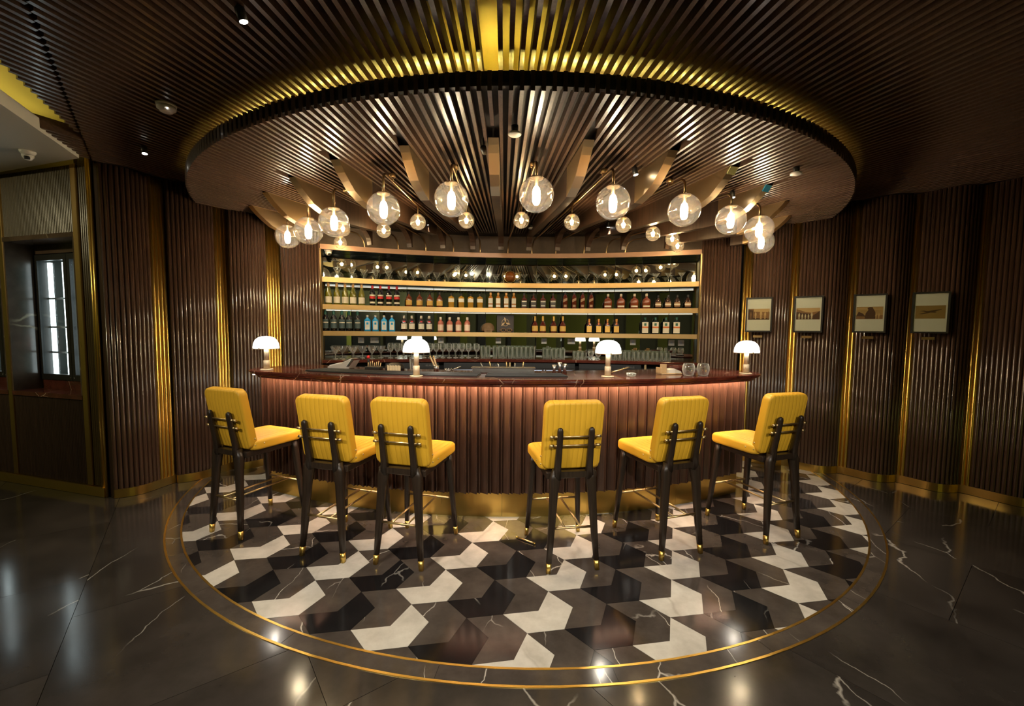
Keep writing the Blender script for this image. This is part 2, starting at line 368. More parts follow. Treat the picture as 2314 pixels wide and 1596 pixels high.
# ------------------------------------------------------------------ floor
floor = struct('floor')
U = (0.125, -0.139); V = (-0.0652, -0.1733); W = (V[0]-U[0], V[1]-U[1])
G = 0.0012
def circ_half(R, n=96): return [(cos(2*PI*i/n), sin(2*PI*i/n), R) for i in range(n)]
RH = circ_half(RING_I-0.007)
def mv(p, *q):
    x, y = p
    for s, v in q: x += s*v[0]; y += s*v[1]
    return (x, y)
tiles = []
F0 = (0.2065, -2.472)
for i in range(-12, 13):
    for j in range(-16, 22):
        F = (F0[0]+i*(2*U[0]-V[0])+2*j*V[0], F0[1]+i*(2*U[1]-V[1])+2*j*V[1])
        rh = [[F, mv(F, (-1, V)), mv(F, (-1, W)), mv(F, (1, U))], [F, mv(F, (1, U)), mv(F, (1, V)), mv(F, (1, W))]]
        tiles.append((F, rh, 'stone_white' if i % 2 == 0 else 'stone_black'))
        H = mv(F, (-1, W))
        rh = [[H, mv(H, (-1, U)), mv(H, (-1, V)), mv(H, (-1, W))], [H, mv(H, (-1, W)), mv(H, (1, U)), mv(H, (1, V))]]
        tiles.append((H, rh, 'stone_grey'))
def tile_mesh(name, polys, ztop, th=0.010, clip=None):
    vs = []; fs = []
    cx = sum(p[0] for q in polys for p in q)/sum(len(q) for q in polys); cyy = sum(p[1] for q in polys for p in q)/sum(len(q) for q in polys)
    for q in polys:
        ar = sum(q[i][0]*q[(i+1) % len(q)][1]-q[(i+1) % len(q)][0]*q[i][1] for i in range(len(q)))
        if ar < 0: q = q[::-1]
        n = len(q); o = len(vs)
        vs += [(p[0]-cx, p[1]-cyy, 0) for p in q]+[(p[0]-cx, p[1]-cyy, -th) for p in q]
        fs.append([o+k for k in range(n)]); fs += [(o+k, o+n+k, o+n+(k+1) % n, o+(k+1) % n) for k in range(n)]
    return mesh(name, vs, fs), (cx, cyy, ztop)
built = []
for c, rh, m in tiles:
    if math.hypot(*c) > RING_I+0.4 or c[1] > 1.2: continue
    # keep a hairline joint: shrink the chevron about its middle, then cut it at the inner ring
    mx = sum(p[0] for q in rh for p in q)/8; my = sum(p[1] for q in rh for p in q)/8
    polys = []
    for q in rh:
        q = [(mx+(p[0]-mx)*0.9935, my+(p[1]-my)*0.9935) for p in q]
        if any(math.hypot(*p) > RING_I-0.007 for p in q): q = clip_convex(q[::1], RH)
        if len(q) >= 3: polys.append(q)
    if not polys: continue
    built.append((math.hypot(mx+0.056, my+5.01), polys, m, (mx, my)))
def hidden(p):      # under the bar body
    return math.hypot(p[0]-BAR_C[0], p[1]-BAR_C[1]) < 4.25 and -2.0 < p[0] < 2.0
built = [b for b in built if not hidden(b[3])]
built.sort(key=lambda b: b[0])
rest = {}
for k, (dd, polys, m, c) in enumerate(built):
    if k < 298:
        me, loc = tile_mesh('floor_tile', polys, 0.0); ob('floor_tile', me, m, floor, loc)
    else:
        rest.setdefault(m, []).extend(polys)
vs = []; fs = []; mi = []; names = list(rest)
for m, polys in rest.items():
    for q in polys:
        ar = sum(q[i][0]*q[(i+1) % len(q)][1]-q[(i+1) % len(q)][0]*q[i][1] for i in range(len(q)))
        if ar < 0: q = q[::-1]
        o = len(vs); vs += [(p[0], p[1], 0) for p in q]; fs.append(list(range(o, o+len(q)))); mi.append(names.index(m))
if vs:
    o = ob('far_tiles', mesh('far_tiles', vs, fs, mi=mi), names, floor); o['kind'] = 'stuff'
ob('grout_bed', lathe('grout_bed', [(RING_O, -0.02), (RING_O, -0.004)], 96, smooth=False), 'deck_black', floor)
for R, nm in ((RING_O, 'brass_inlay'), (RING_I, 'brass_inlay')):
    ob(nm, arcstrip(nm, (0, 0), 0, 360, [(R-0.006, -0.004), (R+0.006, -0.004), (R+0.006, 0.0012), (R-0.006, 0.0012)], 144), 'brass', floor)
NB = 26
for i in range(NB):
    a0, a1 = 360*i/NB+0.02, 360*(i+1)/NB-0.02
    if on((0, 0), 3.2, a0)[1] > 1.0: continue
    ob('border_stone', arcstrip('border_stone', (0, 0), a0, a1, [(RING_I+0.0065, -0.004), (RING_O-0.0065, -0.004), (RING_O-0.0065, 0), (RING_I+0.0065, 0)], 8), 'stone_grey', floor)
ang = rad(38); SL = 0.92; ca, sa = cos(ang), sin(ang)
for i in range(-11, 12):
    for j in range(-11, 12):
        ox = SL*0.5 if i % 2 else 0
        cx, cyy = SL*i, SL*j+ox
        X, Y = cx*ca-cyy*sa+0.31, cx*sa+cyy*ca-2.6
        if X < -7.2 or X > 6.2 or Y < -9.2 or Y > 1.4: continue
        corners = [(X+(sx*ca-sy*sa)*SL/2, Y+(sx*sa+sy*ca)*SL/2) for sx, sy in ((-1, -1), (1, -1), (1, 1), (-1, 1))]
        if all(math.hypot(*p) < RING_O-0.02 for p in corners): continue
        k = SL/2-0.0012
        ob('floor_slab', box('floor_slab', -k, k, -k, k, -0.012, 0), 'stone_slab', floor, (X, Y, -0.0022), ang)
ob('subfloor', box('subfloor', -7.5, 6.5, -9.5, 2.5, -0.2, -0.025), 'deck_black', floor)

# ------------------------------------------------------------------ walls
rod_mesh = {}
def get_rod(h, r=0.0167):
    k = (h, r)
    if k not in rod_mesh:
        n = 9; vs = []; fs = []
        for z in (0, h):
            for i in range(n): a = PI*i/(n-1); vs.append((r*cos(a), -r*0.95*sin(a), z))
        for i in range(n-1): fs.append((i, i+1, n+i+1, n+i))
        fs.append([n+i for i in range(n)]); me = mesh('rod', vs, fs, True); me = fix(me); me.polygons[-1].use_smooth = False
        rod_mesh[k] = me
    return rod_mesh[k]
def scallop(near, far, amp, flip, n=60):
    """plan curve of one bulging panel from far to near end; returns points and outward normals into the room"""
    (fx, fy), (nx, ny) = far, near; dx, dy = nx-fx, ny-fy; L = math.hypot(dx, dy); dx /= L; dy /= L
    ox, oy = (-dy, dx) if flip else (dy, -dx)
    pts = []
    for i in range(n+1):
        t = i/n; dd = amp*max(0, sin(PI*min(1, t**1.7)))
        pts.append((fx+dx*L*t+ox*dd, fy+dy*L*t+oy*dd))
    return pts, (ox, oy)
def resample(pts, step):
    out = []; acc = 0; need = step/2
    for (ax, ay), (bx, by) in zip(pts, pts[1:]):
        l = math.hypot(bx-ax, by-ay)
        while acc+l >= need:
            t = (need-acc)/l; out.append((ax+(bx-ax)*t, ay+(by-ay)*t, math.atan2(by-ay, bx-ax))); need += step
        acc += l
    return out
def panel_wall(wall, panels, flip, brassn, h, amps):
    for k, (near, far) in enumerate(panels):
        pts, no = scallop(near, far, amps[k], flip)
        nb = brassn[k]
        L = sum(math.hypot(b[0]-a[0], b[1]-a[1]) for a, b in zip(pts, pts[1:]))
        cnt = max(4, round(L/0.034)); rods = resample(pts, L/cnt)
        wb = ob('panel_back', None, None, wall) if False else None
        back = [(p[0]-no[0]*0.004, p[1]-no[1]*0.004) for p in pts]
        deep = [(p[0]-no[0]*0.13, p[1]-no[1]*0.13) for p in (back[-1], back[0])]
        ob('panel_back', prism('panel_back', back[::3]+deep, 0.0, h), 'dark_wood', wall)
        base = [(p[0]+no[0]*0.016, p[1]+no[1]*0.016) for p in pts]
        ob('baseboard', prism('baseboard', base[::2]+[back[-1], back[0]], 0.0, 0.078), 'brass', wall)
        if nb and not (not flip and k == 1):
            (fx, fy) = far; L_ = math.hypot(far[0]-near[0], far[1]-near[1]); ux, uy = (fx-near[0])/L_, (fy-near[1])/L_
            ob('light_strip', tube('light_strip', [(fx+ux*0.012+no[0]*0.004, fy+uy*0.012+no[1]*0.004, 0.085), (fx+ux*0.012+no[0]*0.004, fy+uy*0.012+no[1]*0.004, h-0.02)], 0.005, 6), 'led_step', wall)
        for i, (x, y, th) in enumerate(rods):
            m = 'brass' if i < nb else 'rod_wood'
            key = (h, m)
            if key not in rod_mesh:
                me = get_rod(h-0.08).copy(); me.materials.append(M[m]); rod_mesh[key] = me
            o = bpy.data.objects.new('brass_rod' if i < nb else 'rod', rod_mesh[key]); link(o, wall)
            o.location = (x, y, 0.078); o.rotation_euler = (0, 0, th+(PI if flip else 0))
wl = struct('wall_left')
panel_wall(wl, LEFT, True, [5, 5, 5, 0], 2.885, [0.075, 0.065, 0.06, 0.02])
wr = struct('wall_right')
panel_wall(wr, RIGHT, False, [0, 3, 3, 3, 3, 3, 3, 3], 2.885, [0.06, 0.08, 0.09, 0.10, 0.10, 0.10, 0.10, 0.10])

# back wall with the niche
NA0, NA1 = 114.27, 70.0
NA0 = math.degrees(math.atan2(0.035-SH_C[1], -2.385-SH_C[0])); NA1 = math.degrees(math.atan2(0.205-SH_C[1], 2.165-SH_C[0]))
wbk = struct('wall_back')
ob('niche_soffit', arcstrip('niche_soffit', SH_C, NA0, NA1, [(SH_R+0.02, 2.462), (SH_R+0.36, 2.462), (SH_R+0.36, 2.505), (SH_R+0.02, 2.505)], 40), 'black_mirror', wbk)
ob('copper_trim', arcstrip('copper_trim', SH_C, NA0, NA1, [(SH_R-0.012, 2.455), (SH_R+0.02, 2.455), (SH_R+0.02, 2.512), (SH_R-0.012, 2.512)], 40), 'copper_trim', wbk)
ob('upper_wall', arcstrip('upper_wall', SH_C, NA0+1, NA1-1, [(SH_R+0.20, 2.505), (SH_R+0.26, 2.505), (SH_R+0.26, 3.2), (SH_R+0.20, 3.2)], 40), 'canvas_wall', wbk)
ob('niche_back', arcstrip('niche_back', SH_C, NA0, NA1, [(SH_R+0.33, 0.0), (SH_R+0.40, 0.0), (SH_R+0.40, 2.6), (SH_R+0.33, 2.6)], 40), 'deck_black', wbk)
NM = 14
for i in range(NM):
    a0 = NA0+(NA1-NA0)*i/NM; a1 = NA0+(NA1-NA0)*(i+1)/NM
    p, q = on(SH_C, SH_R+0.325, a0-0.03), on(SH_C, SH_R+0.325, a1+0.03)
    p2, q2 = on(SH_C, SH_R+0.3305, a0-0.03), on(SH_C, SH_R+0.3305, a1+0.03)
    ob('mirror_panel', prism('mirror_panel', [p, q, q2, p2], 1.15, 2.46), 'mirror', wbk)
for a, s in ((NA0, 1), (NA1, -1)):
    p = on(SH_C, SH_R, a); q = on(SH_C, SH_R+0.335, a)
    ob('niche_side', prism('niche_side', [p, q, (q[0]-s*0.03, q[1]), (p[0]-s*0.03, p[1])], 0.0, 2.5), 'dark_steel', wbk)
    ob('niche_edge', prism('niche_edge', [(p[0]-s*0.004, p[1]-0.012), (p[0]-s*0.004, p[1]+0.01), (p[0]+s*0.012, p[1]+0.01), (p[0]+s*0.012, p[1]-0.012)], 1.10, 2.46), 'brass_shelf', wbk)

# alcove wall with the wine fridges, left of the corner
AP = Vector((-3.70, -1.37, 0)); AD = Vector((-0.965, 0.262, 0)).normalized(); AN = Vector((0.262, 0.965, 0)).normalized()
wa = struct('wall_alcove')
wa.location = AP; wa.rotation_euler = (0, 0, math.atan2(-AD.y, -AD.x))
# local x runs toward the corner (negative = further left), local y runs into the wall
def alc(name, x0, x1, y0, y1, z0, z1, m, bev=0.0): return ob(name, box(name, x0, x1, y0, y1, z0, z1, bev), m, wa)
def reeds(name, x0, x1, y, z0, z1, m, pitch=0.02):
    n = max(2, int((x1-x0)/pitch)); vs = []; fs = []; st = 4
    for i in range(n*st+1):
        x = x0+(x1-x0)*i/(n*st); dy = -0.006*abs(sin(PI*i/st))
        vs += [(x, y+dy, z0), (x, y+dy, z1)]
    for i in range(n*st): fs.append((2*i, 2*i+2, 2*i+3, 2*i+1))
    return ob(name, mesh(name, vs, fs, False), m, wa)
alc('corner_core', -0.20, 0.05, 0.02, 0.30, 0, 3.10, 'dark_wood')
reeds('reeded_pilaster', -0.145, -0.02, 0.015, 0.09, 3.10, 'reed_gold_cast', 0.021)
for x, r in ((-0.012, 0.016), (0.018, 0.012)):
    o = ob('brass_rod', lathe('brass_rod', [(r, 0.0), (r, 3.1)], 12), 'brass', wa, (x, 0.006, 0))
alc('brass_edge', -0.215, -0.150, -0.004, 0.06, 0.09, 2.9, 'brass_dark', 0.004)
alc('brass_edge', -1.245, -1.185, -0.004, 0.06, 0.09, 2.9, 'brass_dark', 0.004)
for k in (0, 1):
    xr = -0.215-1.03*k; xl = xr-0.97
    reeds('reeded_header', xl, xr, 0.014, 2.33, 2.90, 'reed_gold_cast', 0.021)
    alc('header_core', xl, xr, 0.018, 0.30, 2.33, 2.90, 'dark_wood')
    alc('marble_lintel', xl, xr, -0.004, 0.22, 2.29, 2.33, 'stone_brown')
    alc('marble_reveal', xl, xl+0.02, 0.0, 0.22, 0.90, 2.29, 'stone_brown')
    alc('marble_reveal', xr-0.02, xr, 0.0, 0.22, 0.90, 2.29, 'stone_brown')
    alc('marble_sill', xl, xr, -0.006, 0.22, 0.86, 0.90, 'stone_red')
    alc('marble_upstand', xl+0.02, xr-0.02, 0.205, 0.225, 0.90, 0.985, 'stone_red')
    reeds('reeded_apron', xl, xr, 0.012, 0.09, 0.86, 'dark_wood', 0.021)
    alc('apron_core', xl, xr, 0.016, 0.22, 0.0, 0.86, 'dark_wood')
    alc('marble_head', xl+0.02, xr-0.02, 0.205, 0.225, 2.21, 2.29, 'stone_brown')
alc('baseboard', -2.3, 0.01, -0.012, 0.02, 0.0, 0.085, 'brass')
alc('recess_back', -2.3, -0.2, 0.62, 0.70, 0, 3.2, 'deck_black')
alc('wall_above', -3.6, 0.0, 0.05, 0.12, 2.90, 3.30, 'cove_plaster')
alc('wall_end', -3.6, -2.3, 0.0, 0.3, 0, 3.2, 'green_wall')
# rest of the lounge, seen only in the mirror
rear = struct('wall_rear')
pr('grey_wall', (0.09, 0.095, 0.085), 0.7); pr('navy', (0.010, 0.014, 0.035), 0.4)
ob('wall_panel', box('wall_panel', -7.0, 6.0, -9.3, -9.15, 0, 3.2), 'grey_wall', rear)
ob('green_panel', box('green_panel', 1.9, 5.4, -9.15, -9.10, 0, 3.0), 'green_wall', rear); ob('dark_door', box('dark_door', 0.9, 1.9, -9.15, -9.09, 0, 2.3), 'navy', rear)
ob('dark_door', box('dark_door', -3.4, -1.2, -9.15, -9.09, 0, 2.4), 'deck_black', rear); ob('green_panel', box('green_panel', -0.3, 0.5, -9.15, -9.10, 0, 3.0), 'green_wall', rear)
sl = struct('wall_side'); ob('wall_panel', box('wall_panel', -7.2, -7.0, -9.3, 0.2, 0, 3.2), 'green_wall', sl)
ob('wall_panel', box('wall_panel', 5.42, 5.6, -9.3, -2.3, 0, 3.2), 'dark_wood', sl)

# ------------------------------------------------------------------ outer slatted ceiling
ceil = struct('ceiling')
J0, J1 = (-2.17, -3.12), (-3.39, -1.68)
E0, E1 = (-2.80, -2.70), (-3.30, -1.76)
NPH = int(46/DTH)
def slat_mesh(phi, ra, rb, z0, z1, wfac=0.40, off=0.0):
    vs = []
    for r in (ra, rb):
        hw = 0.5*wfac*r*rad(DTH); dx, dy = sin(rad(phi)), -cos(rad(phi)); sx, sy = -dy, dx
        for z in (z0, z1):
            for s in (-1, 1): vs.append((FAN[0]+dx*r+sx*(hw*s+off), FAN[1]+dy*r+sy*(hw*s+off), z))
    return mesh('slat', vs, [(0, 1, 3, 2), (4, 6, 7, 5), (0, 4, 5, 1), (2, 3, 7, 6), (0, 2, 6, 4), (1, 5, 7, 3)])
PH0 = 1.0
for k in range(-NPH, NPH+1):
    phi = PH0+k*DTH
    rw = ray_wall(phi); rd = ray_disc(phi)
    if rw is None: continue
    ra = rw+0.01
    if rd: ra = max(ra, rd[1]-0.26)
    if k == 0: continue
    rb = (FAN[1]+8.9)/cos(rad(phi))
    dx = sin(rad(phi))
    if dx > 0: rb = min(rb, (5.4-FAN[0])/dx)
    rj = ray_line(phi, J0, J1)
    if phi < 0:
        # continue the joint line away from the corner
        if rj and rj > 0:
            rb1 = min(rb, rj)
            if rb1 > ra+0.05: ob('slat', slat_mesh(phi, ra, rb1-0.006, OUT_Z, OUT_Z+0.085), 'slat_wood', ceil)
            re = ray_line(phi+DTH/2, E0, E1); rj2 = ray_line(phi+DTH/2, J0, J1)
            if rj2 < rb and rj2 > ra:
                q = fan(rj2, phi); 
                r_end = re if (re and re > rj2 and re < rj2+1.5) else rj2+0.9
                if r_end > rj2+0.03 and q[1] > -6: ob('slat', slat_mesh(phi+DTH/2, rj2+0.006, r_end, OUT_Z, OUT_Z+0.085), 'slat_wood', ceil)
            continue
    if rb > ra+0.05: ob('slat', slat_mesh(phi, ra, rb, OUT_Z, OUT_Z+0.085), 'slat_wood', ceil)
ob('ceiling_deck', prism('ceiling_deck', [(-2.35, -9.1), (-2.7, -3.1), (-3.34, -1.70), (-3.9, -1.2), (-3.2, 0.6), (0, 1.6), (3.5, 0.8), (5.55, -1.0), (5.55, -9.1)], OUT_Z+0.085, OUT_Z+0.11), 'deck_brown', ceil)
ob('upper_ceiling', box('upper_ceiling', -7.2, -2.0, -9.2, -0.6, 3.16, 3.24), 'cove_plaster', ceil)
ob('light_strip', tube('light_strip', [(-3.80, -1.62, 2.975), (-3.50, -2.46, 2.975), (-2.9, -3.9, 2.975), (-2.5, -6.0, 2.975)], 0.014, 6), 'led_cove', ceil)
area('passage_downlight', (-5.6, -3.2, 2.84), (-4.9, -2.0, 0.2), 26, 0.2, (1.0, 0.86, 0.50))
# white plaster soffit of the passage
sf = struct('ceiling_soffit')
ob('soffit_board', prism('soffit_board', [(-3.60, -1.53), (-3.23, -2.36), (-2.60, -3.8), (-2.3, -6.5), (-7.0, -6.5), (-7.0, -0.5)], 2.865, 2.955), 'white_paint', sf)

# ------------------------------------------------------------------ dropped round canopy of slats
can = thing('slatted_canopy', 'round dropped ceiling of dark radial slats hanging over the whole bar', 'ceiling canopy')
FIN_PH = [PH0+k*12*DTH for k in range(-5, 7)]
FIN_TIP = {-5: 5.05, -4: 5.25, -3: 5.46, -2: 5.69, -1: 5.85, 0: 5.95, 1: 5.97, 2: 5.92, 3: 5.80, 4: 5.62, 5: 5.44, 6: 5.22}
for k in range(-int(40/DTH), int(44/DTH)+1):
    phi = PH0+k*DTH; rw = ray_wall(phi); rd = ray_disc(phi)
    if rw is None or rd is None: continue
    ra, rb = rw+0.012, rd[1]
    if -2.4 < fan(rw, phi)[0] < 2.1 and fan(rw, phi)[1] > 0: ra = rw+0.19
    if k % 12 == 0 and -5 <= k//12 <= 6: ra = FIN_TIP[k//12]+0.16
    if rb-ra < 0.06: continue
    ob('slat', slat_mesh(phi, ra, rb, DISC_Z, DISC_Z+0.10), 'slat_wood', can)
def disc_outline(R, n=90, inset=0.0):
    pts = []
    for i in range(n+1):
        phi = -41+84*i/n; rd = ray_disc(phi, R); rw = ray_wall(phi)
        if rd is None or rw is None or rd[1] < rw+0.02: continue
        pts.append(fan(rd[1], phi))
    return pts
cg, ci = disc_outline(DISC_R+0.27), disc_outline(DISC_R-0.34)
m_ = min(len(cg), len(ci))
def sector(R, a0, a1, n=70):
    return [(DISC_C[0]+R*sin(rad(a0+(a1-a0)*i/n)), DISC_C[1]-R*cos(rad(a0+(a1-a0)*i/n))) for i in range(n+1)]
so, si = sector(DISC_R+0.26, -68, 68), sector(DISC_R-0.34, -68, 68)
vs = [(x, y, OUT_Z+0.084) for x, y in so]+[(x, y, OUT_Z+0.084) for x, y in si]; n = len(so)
ob('glow_panel', mesh('glow_panel', vs, [(i, i+1, n+i+1, n+i) for i in range(n-1)]), 'glow_gold', ceil)  # gold sector added where the glow falls on the dark deck
outl = disc_outline(DISC_R-0.012)
inn = disc_outline(DISC_R-0.04)
back = [(2.9, 0.25), (2.0, 0.78), (0.1, 0.80), (-2.2, 0.70), (-2.9, 0.1)]
ob('canopy_deck', prism('canopy_deck', outl+[(3.35, -0.25)]+back+[(-3.15, -0.35)], DISC_Z+0.052, DISC_Z+0.068), 'deck_black', can)
vs = []; n = len(outl)
for p, q in zip(outl, inn): vs += [(p[0], p[1], DISC_Z+0.03), (p[0], p[1], DISC_Z+0.086), (q[0], q[1], DISC_Z+0.086), (q[0], q[1], DISC_Z+0.03)]
fs = []
for i in range(n-1):
    for j in range(4): fs.append((4*i+j, 4*i+4+j, 4*i+4+(j+1) % 4, 4*i+(j+1) % 4))
ob('rim_band', fix(mesh('rim_band', vs, fs)), 'deck_black', can)
stop_o, stop_i = disc_outline(DISC_R-0.055), disc_outline(DISC_R-0.065)
vs = []; n = min(len(stop_o), len(stop_i))
for p, q in zip(stop_o, stop_i): vs += [(p[0], p[1], DISC_Z+0.06), (p[0], p[1], DISC_Z+0.128), (q[0], q[1], DISC_Z+0.128), (q[0], q[1], DISC_Z+0.06)]
ob('glow_stop', fix(mesh('glow_stop', vs, [(4*i+j, 4*i+4+j, 4*i+4+(j+1) % 4, 4*i+(j+1) % 4) for i in range(n-1) for j in range(4)])), 'deck_black', can)  # unseen strip added to cut the glow short beyond the rim
led = disc_outline(DISC_R-0.18, 90)
ob('light_strip', tube('light_strip', [(x, y, DISC_Z+0.078) for x, y in led], 0.007, 6), 'led_yellow', can)

# brass tipped fins under the canopy
finprof = [(0.0, 2.722), (-0.03, 2.69), (-0.07, 2.655), (-0.13, 2.612), (-0.20, 2.566), (-0.32, 2.528), (-0.46, 2.506), (-0.60, 2.508), (-0.80, 2.520), (-1.30, 2.56), (-1.9, 2.61), (-2.5, 2.66), (-2.95, 2.70)]
def fin_mesh(name, prof, hw, ztop=2.724):
    top = [(prof[-1][0], ztop), (prof[0][0], ztop)]; poly = prof+top
    n = len(poly); vs = [(-hw, -s, z) for s, z in poly]+[(hw, -s, z) for s, z in poly]
    fs = [list(range(n)), [n+i for i in range(n)][::-1]]+[(i, n+i, n+(i+1) % n, (i+1) % n) for i in range(n)]
    return fix(mesh(name, vs, fs))
NAMES = {-5: 'furthest left, half hidden by the wall', -4: 'fourth left of the middle', -3: 'third left of the middle', -2: 'second left of the middle', -1: 'just left of the middle one',
         0: 'middle one of the fan', 1: 'just right of the middle one', 2: 'second right of the middle', 3: 'third right of the middle', 4: 'fourth right of the middle, blue strip at its tip', 5: 'fifth right of the middle', 6: 'furthest right, by the fluted wall'}
for k in range(-5, 7):
    phi = PH0+k*12*DTH; rt_ = FIN_TIP[k]; rw = ray_wall(phi)+0.20
    x, y = fan(rt_, phi)
    f = thing('ceiling_fin', 'curved ceiling fin with brass tip, '+NAMES[k], 'ceiling fin', (x, y, 0), rad(phi), 'brass tipped fins under the round canopy')
    # local: -y points outward from the fan centre, so profile s (negative inward) maps to +y
    back_len = -(rt_-rw)
    pf = [(s, z) for s, z in finprof if s > back_len+0.05]
    if back_len < finprof[-1][0]: pass
    a = [q for q in pf if q[0] >= -0.46]; b = [q for q in pf if q[0] <= -0.46]
    if len(b) < 2: b = [(-0.46, 2.506), (max(back_len, -0.9), 2.53)]
    ob('brass_cladding', fin_mesh('brass_cladding', a, 0.034), 'brass_fin', f)
    ob('wood_blade', fin_mesh('wood_blade', b, 0.0325), 'dark_wood', f)
    if k == 4: tipm = 'blue'
    if k in (3, 4):
        pr('tip_blue', (0.03, 0.22, 0.36), 0.4) if k == 4 else pr('tip_pale', (0.62, 0.60, 0.26), 0.4)
        tc_ = ob('tip_cap', prism('tip_cap', [(-0.003, 2.724), (-0.035, 2.682), (-0.028, 2.676), (0.006, 2.72)], -0.0345, 0.0345, axis='x'), 'tip_blue' if k == 4 else 'tip_pale', f); tc_.scale = (1, -1, 1)
    if -5 < k < 6:
        n = 8; pts = [(back_len, 2.512), (back_len+0.02, 2.512)]+[(back_len+0.02+0.30*(1-cos(PI/2*i/n)), 2.512+0.205*sin(PI/2*i/n)) for i in range(1, n+1)]+[(back_len, 2.717)]
        nn = len(pts); vs = [(-0.0325, -s, z) for s, z in pts]+[(0.0325, -s, z) for s, z in pts]
        ob('wall_bracket', fix(mesh('wall_bracket', vs, [list(range(nn)), [nn+i for i in range(nn)][::-1]]+[(i, nn+i, nn+(i+1) % nn, (i+1) % nn) for i in range(nn)])), 'dark_wood', f)

# globe pendants: a bronze pipe from the soffit carries one large and one small glass globe
BIG = [(-2.441, -0.566, 2.463), (-1.926, -1.176, 2.383), (-1.569, -1.469, 2.388), (-1.051, -1.815, 2.4), (-0.521, -1.992, 2.417), (0.068, -2.047, 2.436),
       (0.617, -1.927, 2.422), (1.198, -1.728, 2.429), (1.71, -1.4, 2.445), (2.093, -1.138, 2.434), (2.444, -0.555, 2.446)]
SMALL_Y = [-0.042, -0.70, -0.638, -0.982, -1.056, -1.073, -1.019, -0.932, -0.579, -0.348, 0.023]
PEND = [-1.93, -1.55, -1.22, -0.88, -0.54, -0.18, 0.13, 0.44, 0.80, 1.08, 1.31]
globe_big = lathe('glass_globe', [(max(1e-4, 0.12*sin(PI*j/22)), -0.12*cos(PI*j/22)) for j in range(0, 20)]+[(0.048, 0.110)], 36)
globe_small = lathe('small_glass_globe', [(max(1e-4, 0.073*sin(PI*j/18)), -0.073*cos(PI*j/18)) for j in range(0, 16)]+[(0.030, 0.0665)], 28)
for me in (globe_big, globe_small): me.polygons[-1].use_smooth = False
bulb_big = lathe('bulb', [(0.0001, -0.070), (0.016, -0.066), (0.025, -0.050), (0.028, -0.025), (0.025, 0.0), (0.027, 0.02), (0.020, 0.045), (0.010, 0.055)], 16)
bulb_small = lathe('bulb', [(0.0001, -0.030), (0.010, -0.026), (0.014, -0.012), (0.012, 0.008), (0.007, 0.02)], 12)
socket_big = lathe('bulb_socket', [(0.013, 0.05), (0.013, 0.095), (0.046, 0.104), (0.046, 0.114), (0.008, 0.118)], 16)
socket_small = lathe('small_bulb_socket', [(0.008, 0.018), (0.008, 0.045), (0.031, 0.060), (0.031, 0.070), (0.006, 0.074)], 16)
for i, (g, sy, px) in enumerate(zip(BIG, SMALL_Y, PEND)):
    gx, gy, gz = g; ex, ey = px, math.sqrt(SH_R**2-(px-SH_C[0])**2)+SH_C[1]-0.0+0.03
    t = thing('globe_pendant', '%s amber glass globe pendant from the left, on a bronze pipe with a small globe' % ORD[i], 'pendant lamp', (gx, gy, gz), 0, 'globe pendants around the round canopy')
    L = lambda x, y, z: (x-gx, y-gy, z-gz)
    dx, dy = ex-gx, ey-gy; D = math.hypot(dx, dy); dx /= D; dy /= D; zp = 2.665
    P = [L(gx, gy, gz+0.112), L(gx, gy, zp-0.05)]
    for q in range(1, 6): a = PI/2*q/5; P.append(L(gx+dx*0.05*(1-cos(a)), gy+dy*0.05*(1-cos(a)), zp-0.05+0.05*sin(a)))
    for q in range(0, 7):
        a = PI/2*q/6; rr = 0.14; P.append(L(gx+dx*(D-rr+rr*sin(a)), gy+dy*(D-rr+rr*sin(a)), zp-rr+rr*cos(a)))
    P.append(L(ex, ey, 2.505))
    ob('pipe', tube('pipe', P, 0.0095, 8), 'bronze_pipe', t)
    if i < 10:
        c = L(gx+dx*0.18, gy+dy*0.18, 0)
        ob('canopy_cup', lathe('canopy_cup', [(0.026, 2.690), (0.026, 2.716), (0.018, 2.718)], 16), 'brass_satin', t, (c[0], c[1], -gz))
        ob('hanger_wire', tube('hanger_wire', [(c[0]-0.01, c[1], 2.692-gz), (c[0]-0.01, c[1], zp-gz)], 0.0022, 5), 'brass_satin', t)
        ob('hanger_wire', tube('hanger_wire', [(c[0]+0.01, c[1], 2.692-gz), (c[0]+0.01, c[1], zp-gz)], 0.0022, 5), 'brass_satin', t)
    ob('glass_globe', globe_big, 'amber_glass', t); s = ob('bulb_socket', socket_big, 'brass_satin', t); ob('bulb', bulb_big, 'bulb_white', s)
    lp = bpy.data.lights.new('bulb_light', 'POINT'); lp.energy = P_BIG; lp.color = WARM; lp.shadow_soft_size = 0.03
    lo = bpy.data.objects.new('bulb_light', lp); link(lo, t); lo.location = (0, 0, -0.005)
    q = min(max((sy-gy)/(dy*D), 0.05), 0.93); sx, sy2 = gx+dx*D*q, gy+dy*D*q; sz = 2.515
    s = ob('small_stem', tube('small_stem', [L(sx, sy2, zp), L(sx, sy2, sz+0.07)], 0.006, 8), 'brass_satin', t)
    ob('small_glass_globe', globe_small, 'amber_glass', t, L(sx, sy2, sz)); s = ob('small_bulb_socket', socket_small, 'brass_satin', t, L(sx, sy2, sz))
    ob('bulb', bulb_small, 'bulb_warm', s)
    lp = bpy.data.lights.new('bulb_light', 'POINT'); lp.energy = P_SMALL; lp.color = (1.0, 0.74, 0.42); lp.shadow_soft_size = 0.02
    lo = bpy.data.objects.new('bulb_light', lp); link(lo, t); lo.location = L(sx, sy2, sz-0.004)

